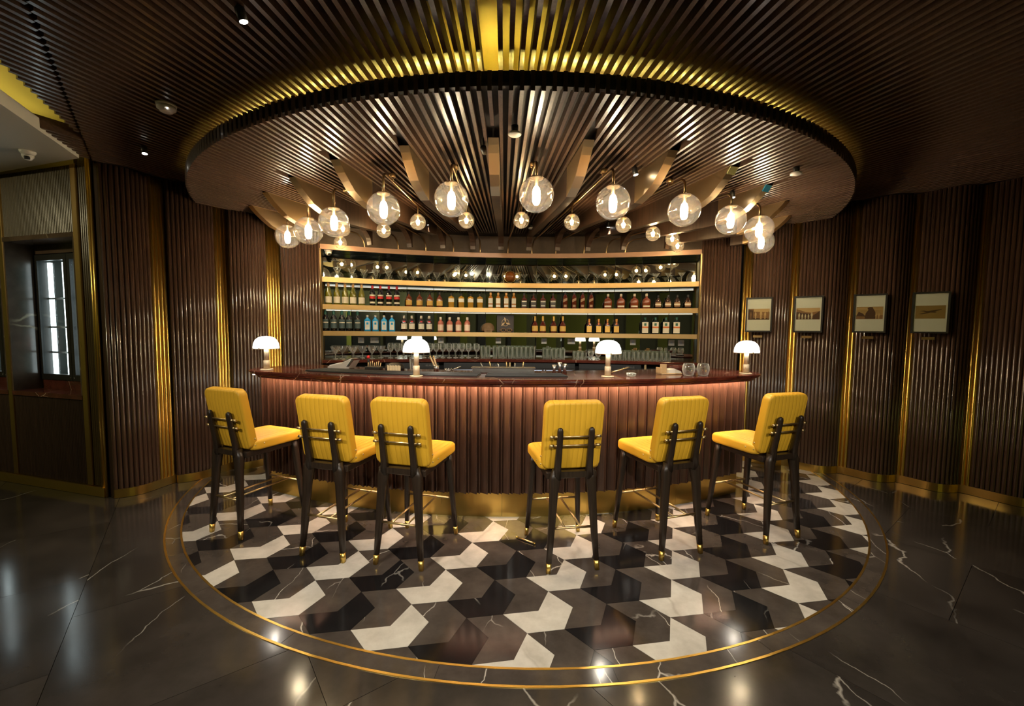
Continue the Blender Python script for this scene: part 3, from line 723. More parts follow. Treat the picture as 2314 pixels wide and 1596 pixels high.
# small ceiling fixtures
t = thing('smoke_detector', 'white round smoke detector on the dark slatted ceiling', 'smoke detector', (-2.25, -2.3, 2.89))
ob('detector_base', lathe('detector_base', [(0.052, -0.012), (0.055, 0.0)], 28), 'white_plastic', t)
ob('detector_dome', lathe('detector_dome', [(0.02, -0.046), (0.034, -0.044), (0.040, -0.034), (0.050, -0.028), (0.051, -0.012)], 28), 'white_plastic', t)
ob('indicator', sphere('indicator', 0.004, 8, 6), 'led_spot', t, (0.03, -0.03, -0.036))
for (x, y), lab in (((-0.08, -2.41), 'white round disc sensor on a black stem, near the middle of the canopy'), ((1.97, -1.81), 'white round disc sensor under the canopy, above the right end of the globes'), ((0.10, -0.12), 'white round disc sensor far back between the slats')):
    t = thing('disc_sensor', lab, 'ceiling sensor', (x, y, 2.72), 0, 'disc sensors under the canopy')
    ob('sensor_stem', lathe('sensor_stem', [(0.020, -0.04), (0.022, -0.02), (0.022, -0.001)], 16), 'black_plastic', t)
    ob('sensor_disc', lathe('sensor_disc', [(0.036, -0.054), (0.040, -0.050), (0.036, -0.042), (0.020, -0.038)], 24), 'white_plastic', t)
def spot(loc, target, lab, power=P_SPOT, ang=50):
    t = thing('ceiling_spotlight', lab, 'spotlight', loc, 0, 'small spotlights between the ceiling slats')
    dv = (Vector(target)-Vector(loc)).normalized(); q = dv.to_track_quat('-Z', 'Y').to_euler()
    o = ob('lamp_body', lathe('lamp_body', [(0.019, -0.03), (0.021, 0.02), (0.010, 0.03)], 14), 'black_plastic', t, rot=q)
    ob('lens', lathe('lens', [(0.0165, -0.0325), (0.017, -0.0302)], 14), 'led_spot', o)
    ob('bracket', tube('bracket', [(0, 0, 0.02), (0, 0, 0.075)], 0.006, 6), 'black_plastic', t)
    l = bpy.data.lights.new('spot_light', 'SPOT'); l.energy = power; l.spot_size = rad(ang); l.spot_blend = 0.5; l.color = (1.0, 0.86, 0.66); l.shadow_soft_size = 0.02
    lo = bpy.data.objects.new('spot_light', l); link(lo, t); lo.rotation_euler = q; lo.location = dv*0.05
spot((-0.285, -2.15, 2.69), (0.0, 0.6, 2.0), 'small spotlight between the slats, beside the middle fin', P_SPOT*0.6)
spot((0.80, -1.80, 2.69), (1.2, -1.9, 0.9), 'small spotlight beside the second fin right of the middle')
spot((1.77, -1.29, 2.69), (1.95, -1.40, 1.1), 'small spotlight beside the fourth fin right of the middle, lighting its side')
spot((0.94, -0.25, 2.69), (1.0, 0.2, 1.2), 'small spotlight far back over the right half of the bar', P_SPOT*0.7)
spot((-1.05, -0.30, 2.69), (-1.0, 0.2, 1.2), 'small spotlight far back over the left half of the bar', P_SPOT*0.7)
spot((-2.91, -1.71, 2.86), (-2.6, -1.9, 0), 'small bright spotlight on the dark ceiling near the left wall', P_SPOT*0.5, 60)
spot((-1.26, -3.10, 2.86), (-0.6, -2.5, 0), 'small spotlight at the top edge of the picture', P_SPOT, 70)
# dome cameras
def dome(loc, lab, rz, target):
    t = thing('security_camera', lab, 'security camera', loc, rz, 'white dome cameras')
    ob('mount', lathe('mount', [(0.035, -0.028), (0.046, -0.012), (0.048, 0.0)], 24), 'white_plastic', t)
    s = ob('camera_ball', lathe('camera_ball', [(0.002, -0.072), (0.020, -0.066), (0.034, -0.045), (0.036, -0.030)], 24), 'white_plastic', t)
    ob('lens', lathe('lens', [(0.016, -0.07), (0.018, -0.05)], 16), 'black_plastic', t, (0.012, -0.016, 0.004))
dome((-3.87, -1.66, 2.865), 'white dome camera under the white plaster soffit', 0, None)
p = on(SH_C, SH_R+0.06, 113.45); dome((p[0], p[1], 2.462), 'white dome camera under the niche top at its left end', 0.3, None)

# ------------------------------------------------------------------ back bar: shelves
SHELF = [(2.075, 2.135, 'top'), (1.751, 1.810, 'middle'), (1.434, 1.490, 'lowest')]
for z0, z1, nm in SHELF:
    t = thing('bottle_shelf', '%s curved brass-fronted shelf in the mirrored niche' % nm, 'shelf', (0, 0, 0), 0, 'curved shelves in the niche')
    a0, a1 = NA0-0.16, NA1+0.16
    ob('brass_fascia', arcstrip('brass_fascia', SH_C, a0, a1, [(SH_R+0.015, z0), (SH_R+0.03, z0), (SH_R+0.03, z1), (SH_R+0.015, z1)], 48), 'brass_shelf', t)
    ob('shelf_board', arcstrip('shelf_board', SH_C, a0, a1, [(SH_R+0.031, z0+0.02), (SH_R+0.32, z0+0.02), (SH_R+0.32, z1-0.001), (SH_R+0.031, z1-0.001)], 48), 'black_mirror', t)
    ob('light_strip', arcstrip('light_strip', SH_C, a0-0.2, a1+0.2, [(SH_R+0.033, z0+0.010), (SH_R+0.041, z0+0.010), (SH_R+0.041, z0+0.016), (SH_R+0.033, z0+0.016)], 40), 'led_cool', t)
# back counter
t = thing('back_counter', 'narrow dark red marble back counter under the mirrored niche', 'counter')
a0, a1 = NA0-0.02, NA1+0.02
ob('marble_top', arcstrip('marble_top', SH_C, a0, a1, [(SH_R-0.155, 1.118), (SH_R-0.15, 1.112), (SH_R+0.32, 1.112), (SH_R+0.32, 1.150), (SH_R-0.15, 1.150), (SH_R-0.155, 1.145)], 48), 'stone_red', t)
ob('plinth', arcstrip('plinth', SH_C, a0, a1, [(SH_R+0.05, 0.0), (SH_R+0.1, 0.0), (SH_R+0.1, 1.11), (SH_R+0.05, 1.11)], 40), 'deck_black', t)
for a in (92.33, 75.82):
    p = on(SH_C, SH_R-0.115, a); ob('brass_post', box('brass_post', -0.012, 0.012, -0.012, 0.012, 0.0, 1.112), 'brass_satin', t, (p[0], p[1], 0), rad(a-90))
FR = [(107.45, 101.09, 'first'), (100.54, 92.75, 'second'), (91.9, 84.17, 'third'), (83.8, 76.25, 'fourth')]
def text(name, body, size, m, parent, loc, rot):
    c = bpy.data.curves.new(name, 'FONT'); c.body = body; c.size = size; c.align_x = 'CENTER'; c.align_y = 'CENTER'; c.extrude = 0.0008; c.materials.append(M[m])
    tmp = bpy.data.objects.new(name, c); me = bpy.data.meshes.new_from_object(tmp); bpy.data.objects.remove(tmp)
    o = bpy.data.objects.new(name, me); link(o, parent); o.location = loc; o.rotation_euler = rot; return o
for a, b, nm in FR:
    mid = (a+b)/2; p, q = on(SH_C, SH_R-0.11, a), on(SH_C, SH_R-0.11, b); wd = math.hypot(p[0]-q[0], p[1]-q[1]); m = on(SH_C, SH_R-0.11, mid)
    t = thing('bar_fridge', '%s black glass-door bar fridge from the left under the back counter' % nm, 'fridge', (m[0], m[1], 0), rad(mid-90), 'bar fridges under the back counter')
    h = wd/2-0.006
    ob('cabinet', box('cabinet', -h, h, 0.0, 0.14, 0.30, 1.10), 'black_plastic', t)
    ob('top_panel', box('top_panel', -h, h, -0.014, 0.0, 1.035, 1.10), 'dark_steel', t)
    ob('display_light', box('display_light', -h+0.03, h-0.03, -0.006, -0.001, 0.72, 1.015), 'fridge_glow', t)
    for s in (-1, 1):
        d0 = ob('glass_door', box('glass_door', -h/2+0.004, h/2-0.004, -0.022, -0.018, 0.42, 1.03), 'window_glass', t, (s*h/2, 0, 0))
        hd = h/2-0.004
        ob('door_frame', join('door_frame', [box('f', -hd, hd, -0.026, -0.013, 1.012, 1.032), box('f', -hd, -hd+0.022, -0.026, -0.013, 0.42, 1.012), box('f', hd-0.022, hd, -0.026, -0.013, 0.42, 1.012)], None), 'black_plastic', d0)
    n = 12
    for i in range(n):
        x = -h+0.05+(2*h-0.10)*i/(n-1)
        c = ob('can', lathe('can', [(0.016, 0.0), (0.018, 0.006), (0.018, 0.095), (0.014, 0.105)], 10), random.choice(['steel', 'white_plastic', 'red_plastic', 'steel', 'paper']), t, (x, -0.012, 0.90)); c.scale = (0.5, 0.3, 1)
    text('brand_lettering', 'KLAUS', 0.034, 'steel', t, (h*0.66, -0.0155, 1.068), (PI/2, 0, 0))
# wall sockets on the mirror
for a, wd in ((110.11, 0.075), (108.6, 0.105), (100.8, 0.075), (93.7, 0.075), (87.98, 0.075), (84.59, 0.105), (77.16, 0.075), (72.76, 0.075), (71.7, 0.075)):
    p = on(SH_C, SH_R+0.324, a); i = [110.11, 108.6, 100.8, 93.7, 87.98, 84.59, 77.16, 72.76, 71.7].index(a)
    t = thing('wall_socket', '%s ivory socket plate from the left, on the mirror under the lowest shelf' % ORD[i], 'wall socket', (p[0], p[1], 1.375), rad(a-90), 'socket plates on the mirror')
    ob('plate', box('plate', -wd/2, wd/2, -0.009, 0.0, -0.038, 0.038, 0.003), 'ivory_plastic', t)
    if wd > 0.1:
        ob('outlet_holes', join('outlet_holes', [lathe('h', [(0.005, 0), (0.005, 0.001)], 8), box('h', 0, 0.006, -0.003, 0.003, 0, 0.001)], None), 'black_plastic', t, (-0.022, -0.0095, 0.0), (PI/2, 0, 0)); ob('switch', box('switch', 0.01, 0.042, -0.012, -0.009, -0.022, 0.022), 'white_plastic', t)
    else:
        ob('switch', box('switch', -0.014, 0.014, -0.012, -0.009, -0.020, 0.020), 'white_plastic', t)

# ------------------------------------------------------------------ bottles
def bottle_glass(name, col, rough=0.06): return pr(name, col, rough, 0.0, 0.7, coat=0.3)
bottle_glass('bg_white_wine', (0.16, 0.15, 0.010)); bottle_glass('bg_black', (0.008, 0.006, 0.006)); bottle_glass('bg_amber', (0.16, 0.035, 0.006))
bottle_glass('bg_gold', (0.42, 0.22, 0.02)); bottle_glass('bg_honey', (0.42, 0.15, 0.015)); bottle_glass('bg_darkred', (0.10, 0.018, 0.008)); bottle_glass('bg_blue', (0.02, 0.34, 0.72))
bottle_glass('bg_pink', (0.45, 0.13, 0.08)); bottle_glass('bg_brown', (0.035, 0.015, 0.008)); bottle_glass('bg_green', (0.010, 0.018, 0.008)); bottle_glass('bg_bourbon', (0.20, 0.042, 0.012))
for n_, c_ in dict(cap_gold=(0.62, 0.33, 0.10), cap_red=(0.55, 0.012, 0.02), cap_black=(0.012, 0.012, 0.012), cap_cream=(0.62, 0.55, 0.42), cap_green=(0.02, 0.12, 0.08), cap_orange=(0.60, 0.24, 0.03), cap_yellow=(0.62, 0.36, 0.05),
                   lab_white=(0.72, 0.68, 0.56), lab_yellow=(0.66, 0.40, 0.08), lab_red=(0.62, 0.03, 0.03), lab_blackish=(0.05, 0.045, 0.04), lab_teal=(0.06, 0.10, 0.11), lab_pink=(0.74, 0.55, 0.42), lab_orange=(0.62, 0.16, 0.03), lab_bronze=(0.32, 0.18, 0.09), lab_paleblue=(0.65, 0.72, 0.70)).items(): pr(n_, c_, 0.45)
def label_patch(name, r, z0, z1, half, power, depth=1.0, n=10):
    vs = []; fs = []
    for i in range(n+1):
        a = -PI/2+half*(2*i/n-1); c, s = cos(a), sin(a); k = 1 if power == 2 else (abs(c)**power+abs(s)**power)**(-1/power)
        vs += [(r*k*c, r*k*s*depth, z0), (r*k*c, r*k*s*depth, z1)]
    for i in range(n): fs.append((2*i, 2*i+2, 2*i+3, 2*i+1))
    return mesh(name, vs, fs, True)
def bottle(kind, prof, glass, cap, capz, capr, labels, power=2.0, depth=1.0):
    """labels: (z0,z1,half_angle,material)"""
    t = thing(kind, 'bottle', 'bottle')
    ob('bottle_body', lathe('bottle_body', prof, 24, power, depth=depth), glass, t)
    ob('cap', lathe('cap', [(capr*0.98, capz[0]), (capr, capz[0]+0.004), (capr, capz[1]-0.004), (capr*0.8, capz[1])], 14), cap, t)
    rmax = max(r for r, z in prof)
    for k, (z0, z1, half, m) in enumerate(labels):
        rr = 0
        zz = (z0+z1)/2
        for (ra, za), (rb, zb) in zip(prof, prof[1:]):
            if za <= zz <= zb and zb > za: rr = ra+(rb-ra)*(zz-za)/(zb-za)
        ob('label' if k == 0 else 'label_band', label_patch('label', rr+0.0008+0.0005*k, z0, z1, half, power, depth), m, t)
    return t
def cyl(r, h, sh, nr, top, lip=0.0):
    return [(r*0.9, 0.0), (r, 0.006), (r, h), (r*0.93, h+sh*0.3), (r*0.62, h+sh*0.75), (nr*1.15, h+sh), (nr, h+sh+0.01), (nr, top)]
SP = {}
SP['white_wine_bottle'] = bottle('white_wine_bottle', [(0.034, 0), (0.039, 0.006), (0.039, 0.130), (0.034, 0.158), (0.019, 0.20), (0.0145, 0.225), (0.0145, 0.262)], 'bg_white_wine', 'cap_gold', (0.208, 0.266), 0.0162, [(0.022, 0.098, 1.25, 'lab_white')])
SP['red_liqueur_bottle'] = bottle('red_liqueur_bottle', [(0.031, 0), (0.034, 0.006), (0.031, 0.05), (0.036, 0.13), (0.034, 0.165), (0.018, 0.20), (0.013, 0.215), (0.013, 0.250)], 'bg_black', 'cap_red', (0.205, 0.256), 0.0145, [(0.088, 0.122, 1.3, 'lab_red'), (0.122, 0.138, 1.2, 'lab_white'), (0.030, 0.052, 1.3, 'lab_white')])
SP['amber_whisky_bottle'] = bottle('amber_whisky_bottle', [(0.036, 0), (0.040, 0.005), (0.040, 0.100), (0.034, 0.122), (0.018, 0.138), (0.012, 0.150), (0.012, 0.178)], 'bg_amber', 'cap_black', (0.160, 0.196), 0.014, [(0.022, 0.082, 1.1, 'lab_yellow')], 2.6, 0.85)
SP['gold_whisky_bottle'] = bottle('gold_whisky_bottle', [(0.034, 0), (0.037, 0.004), (0.037, 0.128), (0.032, 0.140), (0.014, 0.146), (0.012, 0.150), (0.012, 0.165)], 'bg_gold', 'cap_black', (0.156, 0.186), 0.0145, [(0.072, 0.118, 1.0, 'lab_white')], 6.0, 0.8)
SP['slim_whisky_bottle'] = bottle('slim_whisky_bottle', [(0.028, 0), (0.031, 0.004), (0.031, 0.128), (0.026, 0.148), (0.014, 0.160), (0.012, 0.17), (0.012, 0.186)], 'bg_honey', 'cap_gold', (0.172, 0.206), 0.015, [(0.062, 0.132, 0.85, 'lab_white'), (0.018, 0.046, 0.85, 'lab_white')], 4.0, 0.85)
SP['square_black_label_bottle'] = bottle('square_black_label_bottle', [(0.036, 0), (0.038, 0.004), (0.038, 0.118), (0.033, 0.132), (0.016, 0.144), (0.012, 0.156), (0.012, 0.180)], 'bg_darkred', 'cap_black', (0.172, 0.204), 0.0145, [(0.018, 0.108, 0.95, 'lab_blackish'), (0.085, 0.098, 0.7, 'lab_white'), (0.030, 0.044, 0.6, 'lab_white')], 7.0)
SP['slanted_label_bottle'] = bottle('slanted_label_bottle', [(0.030, 0), (0.032, 0.004), (0.030, 0.135), (0.025, 0.170), (0.013, 0.184), (0.012, 0.190), (0.012, 0.205)], 'bg_darkred', 'cap_black', (0.190, 0.226), 0.0145, [(0.024, 0.052, 0.5, 'lab_bronze')], 5.0)
SP['bourbon_decanter_bottle'] = bottle('bourbon_decanter_bottle', [(0.044, 0), (0.050, 0.006), (0.052, 0.095), (0.044, 0.120), (0.024, 0.136), (0.014, 0.146), (0.014, 0.170)], 'bg_bourbon', 'cap_cream', (0.160, 0.194), 0.016, [(0.022, 0.042, 0.8, 'lab_white')], 3.0, 0.7)
SP['oval_black_bottle'] = bottle('oval_black_bottle', [(0.032, 0), (0.038, 0.01), (0.042, 0.05), (0.037, 0.095), (0.020, 0.120), (0.012, 0.132), (0.012, 0.152)], 'bg_brown', 'cap_black', (0.140, 0.172), 0.0145, [(0.025, 0.080, 0.8, 'lab_bronze'), (0.045, 0.062, 0.9, 'lab_white')], 2.4, 0.6)
SP['dark_wine_bottle'] = bottle('dark_wine_bottle', [(0.034, 0), (0.038, 0.006), (0.038, 0.140), (0.034, 0.165), (0.019, 0.19), (0.014, 0.205), (0.014, 0.245)], 'bg_black', 'cap_green', (0.196, 0.250), 0.0158, [(0.034, 0.142, 1.1, 'lab_teal'), (0.098, 0.110, 0.9, 'lab_white')])
SP['blue_gin_bottle'] = bottle('blue_gin_bottle', [(0.037, 0), (0.040, 0.004), (0.038, 0.135), (0.030, 0.150), (0.015, 0.165), (0.012, 0.172), (0.012, 0.188)], 'bg_blue', 'cap_cream', (0.176, 0.204), 0.0145, [(0.022, 0.126, 0.62, 'lab_paleblue'), (0.085, 0.112, 0.3, 'bg_blue')], 6.0)
SP['dark_gin_bottle'] = bottle('dark_gin_bottle', [(0.034, 0), (0.037, 0.006), (0.038, 0.125), (0.032, 0.150), (0.018, 0.160), (0.014, 0.168), (0.014, 0.190)], 'bg_brown', 'cap_cream', (0.170, 0.206), 0.016, [(0.034, 0.104, 1.1, 'lab_white'), (0.122, 0.138, 0.35, 'lab_red')], 2.6)
SP['pink_gin_bottle'] = bottle('pink_gin_bottle', [(0.036, 0), (0.039, 0.005), (0.039, 0.112), (0.034, 0.134), (0.018, 0.148), (0.014, 0.156), (0.014, 0.180)], 'bg_pink', 'cap_cream', (0.160, 0.196), 0.0165, [(0.018, 0.098, 1.2, 'lab_pink')])
SP['gold_capped_liqueur_bottle'] = bottle('gold_capped_liqueur_bottle', [(0.040, 0), (0.043, 0.005), (0.042, 0.085), (0.034, 0.118), (0.018, 0.142), (0.0125, 0.165), (0.0125, 0.205)], 'bg_darkred', 'cap_yellow', (0.142, 0.222), 0.0145, [(0.024, 0.092, 1.0, 'lab_yellow')], 2.8)
SP['orange_liqueur_bottle'] = bottle('orange_liqueur_bottle', [(0.034, 0), (0.038, 0.004), (0.038, 0.100), (0.034, 0.122), (0.018, 0.136), (0.012, 0.146), (0.012, 0.172)], 'bg_brown', 'cap_orange', (0.138, 0.190), 0.0145, [(0.016, 0.096, 0.7, 'lab_yellow'), (0.098, 0.138, 0.25, 'lab_orange')], 6.0)
SP['square_herbal_bottle'] = bottle('square_herbal_bottle', [(0.040, 0), (0.043, 0.004), (0.043, 0.140), (0.036, 0.160), (0.017, 0.172), (0.013, 0.182), (0.013, 0.200)], 'bg_green', 'cap_green', (0.180, 0.210), 0.0155, [(0.012, 0.150, 0.75, 'lab_white'), (0.076, 0.094, 0.75, 'lab_orange'), (0.104, 0.136, 0.3, 'cap_green')], 6.0)
ROWS = [('white_wine_bottle', 1.81, [113.53, 112.64, 111.76, 110.9, 109.97], 'white wine bottle with gold foil', 'middle'),
        ('red_liqueur_bottle', 1.81, [108.77, 107.88, 106.91, 106.0], 'black bottle with red label and red neck', 'middle'),
        ('amber_whisky_bottle', 1.81, [104.61, 103.36, 102.14, 100.97], 'squat amber whisky bottle with yellow label', 'middle'),
        ('gold_whisky_bottle', 1.81, [99.57, 98.34, 97.2, 96.05], 'square golden whisky bottle', 'middle'),
        ('slim_whisky_bottle', 1.81, [94.74, 93.8, 92.8, 91.86], 'slim honey bottle with white labels', 'middle'),
        ('square_black_label_bottle', 1.81, [90.57, 89.42, 88.23, 86.99], 'square whiskey bottle with black label', 'middle'),
        ('slanted_label_bottle', 1.81, [85.5, 84.4, 83.38, 82.33], 'tall dark red bottle with slanted label', 'middle'),
        ('bourbon_decanter_bottle', 1.81, [80.32, 78.78, 77.21, 75.82], 'wide bourbon bottle with pale stopper', 'middle'),
        ('oval_black_bottle', 1.81, [74.48, 73.38, 72.36, 71.21], 'small black oval bottle', 'middle'),
        ('dark_wine_bottle', 1.49, [113.88, 113.02, 112.14, 111.37, 110.45], 'dark wine bottle with teal label', 'lowest'),
        ('blue_gin_bottle', 1.49, [109.37, 108.48, 107.5, 106.6], 'bright blue gin bottle', 'lowest'),
        ('dark_gin_bottle', 1.49, [105.19, 104.28, 103.17, 102.22], 'dark brown bottle with white label', 'lowest'),
        ('pink_gin_bottle', 1.49, [100.85, 99.75, 98.68, 97.6], 'pink bottle with pale label', 'lowest'),
        ('gold_capped_liqueur_bottle', 1.49, [89.19, 88.21, 86.87, 85.75], 'dark bottle with long gold neck foil', 'lowest'),
        ('orange_liqueur_bottle', 1.49, [82.51, 81.37, 80.31, 79.24], 'square brown bottle with orange ribbon', 'lowest'),
        ('square_herbal_bottle', 1.49, [75.89, 74.72, 73.53, 72.36], 'square green bottle with orange banded label', 'lowest')]
sl_lab = mesh('slanted_label', [(-0.026, -0.0335, 0.085), (0.026, -0.0335, 0.112), (0.026, -0.0335, 0.146), (-0.026, -0.0335, 0.119)], [(0, 1, 2, 3)])
ob('slanted_label', sl_lab, 'lab_bronze', SP['slanted_label_bottle'])
for kind, z, angs, lab, shn in ROWS:
    src = SP[kind]
    for i, a in enumerate(angs):
        x, y = on(SH_C, SH_R+0.10, a)
        l = '%s, %s on the %s shelf' % (lab, ORD[i]+' from left', shn)
        gp = lab.split(' with')[0]+'s on the %s shelf' % shn
        rz = rad(a-90)
        if i == 0: o = src; o.location = (x, y, z); o.rotation_euler = (0, 0, rz); o['label'] = l; o['group'] = gp
        else: dup(src, None, (x, y, z), rz, l, gp)

# ------------------------------------------------------------------ glasses
def glass(kind, prof, m, cat='glass', n=22):
    t = thing(kind, 'glass', cat); me = lathe(kind+'_body', prof, n)
    # open top
    bm = bmesh.new(); bm.from_mesh(me); bm.faces.ensure_lookup_table(); bmesh.ops.delete(bm, geom=[f for f in bm.faces if len(f.verts) > 4 and f.calc_center_median().z > 0.02], context='FACES_ONLY'); bm.to_mesh(me); bm.free()
    ob('glass_body', me, m, t); return t
def place(src, spots, z, R, lab, gp, zig=0.0):
    for i, a in enumerate(spots):
        x, y = on(SH_C, R+(zig if i % 2 else -zig), a); l = lab % ORD[i]
        if i == 0: src.location = (x, y, z); src['label'] = l; src['group'] = gp
        else: dup(src, None, (x, y, z), 0, l, gp)
marg = glass('margarita_glass', [(0.030, 0), (0.028, 0.004), (0.005, 0.010), (0.0045, 0.045), (0.009, 0.052), (0.020, 0.062), (0.026, 0.076), (0.027, 0.085), (0.038, 0.095), (0.046, 0.115), (0.047, 0.122)], 'clear_glass')
place(marg, [112.55, 111.0, 109.7, 108.37, 106.91, 105.47, 104.09, 102.69, 101.31, 99.94, 98.47, 97.1, 95.64, 94.09], 2.135, SH_R+0.10, '%s margarita glass from the left on the top shelf', 'margarita glasses on the top shelf')
mart = glass('martini_glass', [(0.030, 0), (0.028, 0.003), (0.004, 0.008), (0.0035, 0.068), (0.046, 0.122)], 'clear_glass')
place(mart, [90.6, 89.07, 87.58, 86.03, 84.52, 82.99, 81.66, 80.31, 78.91, 77.52, 76.18, 74.82, 73.45, 72.0], 2.135, SH_R+0.10, '%s martini glass from the left on the top shelf', 'martini glasses on the top shelf')
coup = glass('cocktail_coupe', [(0.034, 0), (0.030, 0.004), (0.005, 0.010), (0.005, 0.060), (0.018, 0.072), (0.040, 0.105), (0.058, 0.150)], 'clear_glass')
place(coup, [112.91, 112.16, 111.0, 109.97, 108.89, 107.89], 1.15, SH_R+0.10, '%s wide cocktail coupe from the left on the back counter', 'cocktail coupes on the back counter', 0.05)
wine = glass('wine_glass', [(0.034, 0), (0.030, 0.004), (0.005, 0.010), (0.0045, 0.075), (0.020, 0.088), (0.037, 0.115), (0.040, 0.140), (0.035, 0.185)], 'clear_glass')
place(wine, [106.78, 106.0, 105.23, 104.34, 103.56, 102.87, 102.12, 101.38, 100.57, 99.81, 99.01, 98.25, 97.43, 96.43], 1.15, SH_R+0.10, '%s stemmed wine glass from the left on the back counter', 'wine glasses on the back counter')
def ribbed(kind, r, h, rt):
    t = thing(kind, 'glass', 'glass'); n = 28; vs = []; fs = []
    pf = [(r*0.55, 0.004), (r*0.96, 0.0), (r, 0.008), (rt*0.98, h*0.75), (rt, h)]
    for q, z in pf:
        for i in range(n): a = 2*PI*i/n; k = 1+0.035*(1 if i % 2 else -1)*(1 if z < h*0.8 else 0.0); vs.append((q*k*cos(a), q*k*sin(a), z))
    for j in range(len(pf)-1):
        for i in range(n): fs.append((j*n+i, j*n+(i+1) % n, (j+1)*n+(i+1) % n, (j+1)*n+i))
    fs.append(list(range(n))[::-1]); ob('glass_body', mesh(kind, vs, fs, True), 'frosted_rib_glass', t); return t
hi = ribbed('highball_glass', 0.027, 0.150, 0.031)
place(hi, [95.6, 95.0, 94.13, 93.45, 92.9], 1.15, SH_R+0.09, '%s tall highball glass from the left, next to the wine glasses', 'tall highball glasses beside the wine glasses')
place(dup(hi), [92.25, 91.69, 91.13, 90.57, 90.01, 89.45], 1.15, SH_R+0.06, '%s highball glass from the left in the front row of the packed block', 'highball glasses packed in a block')
place(dup(hi), [92.2, 91.64, 91.08, 90.52, 89.96, 89.40], 1.15, SH_R+0.125, '%s highball glass from the left in the back row of the packed block', 'highball glasses packed in a block')
rk = ribbed('rocks_glass', 0.026, 0.125, 0.030)
place(rk, [87.92, 87.36, 86.80, 86.24, 85.70], 1.15, SH_R+0.06, '%s tumbler from the left in the front row, right of the highball block', 'tumblers in the middle of the back counter')
place(dup(rk), [87.88, 87.32, 86.76, 86.20, 85.66], 1.15, SH_R+0.125, '%s tumbler from the left in the back row, right of the highball block', 'tumblers in the middle of the back counter')
sh = ribbed('short_glass', 0.026, 0.085, 0.028)
place(sh, [84.10, 83.56, 83.02], 1.15, SH_R+0.07, '%s short glass from the left, in the trio before the brandy glasses', 'short glasses on the back counter')
br = glass('brandy_glass', [(0.030, 0), (0.026, 0.004), (0.006, 0.010), (0.006, 0.025), (0.030, 0.042), (0.040, 0.070), (0.036, 0.095), (0.030, 0.112)], 'clear_glass')
place(br, [82.25, 81.35], 1.15, SH_R+0.07, '%s round brandy glass from the left, behind the third table lamp', 'brandy glasses on the back counter')
r2 = ribbed('small_tumbler', 0.024, 0.105, 0.0275)
place(r2, [79.57, 79.03, 78.5, 77.93, 77.42, 76.83, 76.32, 75.77, 75.25, 74.7, 74.19, 73.64, 73.16], 1.15, SH_R+0.02, '%s small tumbler from the left in the long row at the right end', 'small tumblers in the long row')

# decorative things on the shelves
pr('earth', (0.30, 0.10, 0.02), 0.25, var=0.8, vscale=18); pr('leather_brown', (0.17, 0.10, 0.045), 0.7, var=0.2, vscale=20); pr('plaque_dark', (0.03, 0.022, 0.018), 0.5)
x, y = on(SH_C, SH_R+0.11, 92.35)
t = thing('desk_globe', 'small dark orange world globe in the middle of the top shelf', 'globe', (x, y, 2.135), 0)
ob('globe_ball', sphere('globe_ball', 0.068, 28, 18), 'earth', t, (0, 0, 0.092)); ob('globe_base', lathe('globe_base', [(0.036, 0), (0.034, 0.006), (0.008, 0.014), (0.006, 0.028)], 18), 'black_plastic', t)
ob('meridian_ring', tube('meridian_ring', [(0.076*cos(2*PI*i/28), 0, 0.092+0.076*sin(2*PI*i/28)) for i in range(29)], 0.003, 6), 'brass', t)
x, y = on(SH_C, SH_R+0.09, 95.02)
t = thing('flying_helmet', 'brown leather flying helmet on the lowest shelf beside the plaque', 'helmet', (x, y, 1.49), rad(5))
ob('helmet_dome', lathe('helmet_dome', [(0.078, 0.02), (0.084, 0.045), (0.080, 0.075), (0.062, 0.105), (0.035, 0.122), (0.001, 0.128)], 24), 'leather_brown', t)
ob('ear_flap', prism('ear_flap', [(-0.05, 0.0), (0.05, 0.0), (0.06, 0.05), (-0.06, 0.05)], 0.0, 0.012, 0.004, 'y'), 'leather_brown', t, (0.0, -0.080, 0.0))
ob('brow_band', lathe('brow_band', [(0.082, 0.016), (0.087, 0.030), (0.082, 0.044)], 24), 'leather_brown', t)
x, y = on(SH_C, SH_R+0.17, 92.87)
t = thing('propeller_plaque', 'dark square plaque with a golden three-bladed propeller emblem', 'plaque', (x, y, 1.49), rad(2.9))
ob('board', box('board', -0.115, 0.115, 0.0, 0.02, 0.0, 0.238, 0.003), 'plaque_dark', t)
bl = []
for k in range(3):
    a = rad(100+120*k); c, s = cos(a), sin(a); pts = [(0.0, -0.006), (0.025, -0.014), (0.055, -0.011), (0.072, 0.0), (0.055, 0.008), (0.02, 0.006)]
    bl.append(prism('b', [(p[0]*c-p[1]*s, 0.135+p[0]*s+p[1]*c) for p in pts], -0.014, -0.004, 0, 'y'))
ob('propeller', join('propeller', bl, None), 'tan_wood', t); 
ob('ring', tube('ring', [(0.046*cos(2*PI*i/28), -0.003, 0.135+0.046*sin(2*PI*i/28)) for i in range(29)], 0.003, 6), 'tan_wood', t)
ob('hub', lathe('hub', [(0.012, 0), (0.012, 0.006)], 14), 'brass', t, (0, -0.013, 0.135), (PI/2, 0, 0))
x, y = on(SH_C, SH_R+0.07, 92.77)
t = thing('flying_goggles', 'brown leather flying goggles lying in front of the propeller plaque', 'goggles', (x, y, 1.49), rad(2.8))
for s in (-1, 1):
    ob('lens_rim', tube('lens_rim', [(s*0.040+0.030*cos(2*PI*i/20), -0.008, 0.030+0.021*sin(2*PI*i/20)) for i in range(21)], 0.007, 6), 'leather_brown', t)
    ob('lens', lathe('lens', [(0.026, 0), (0.026, 0.002)], 18), 'black_plastic', t, (s*0.040, -0.004, 0.030), (PI/2, 0, 0))
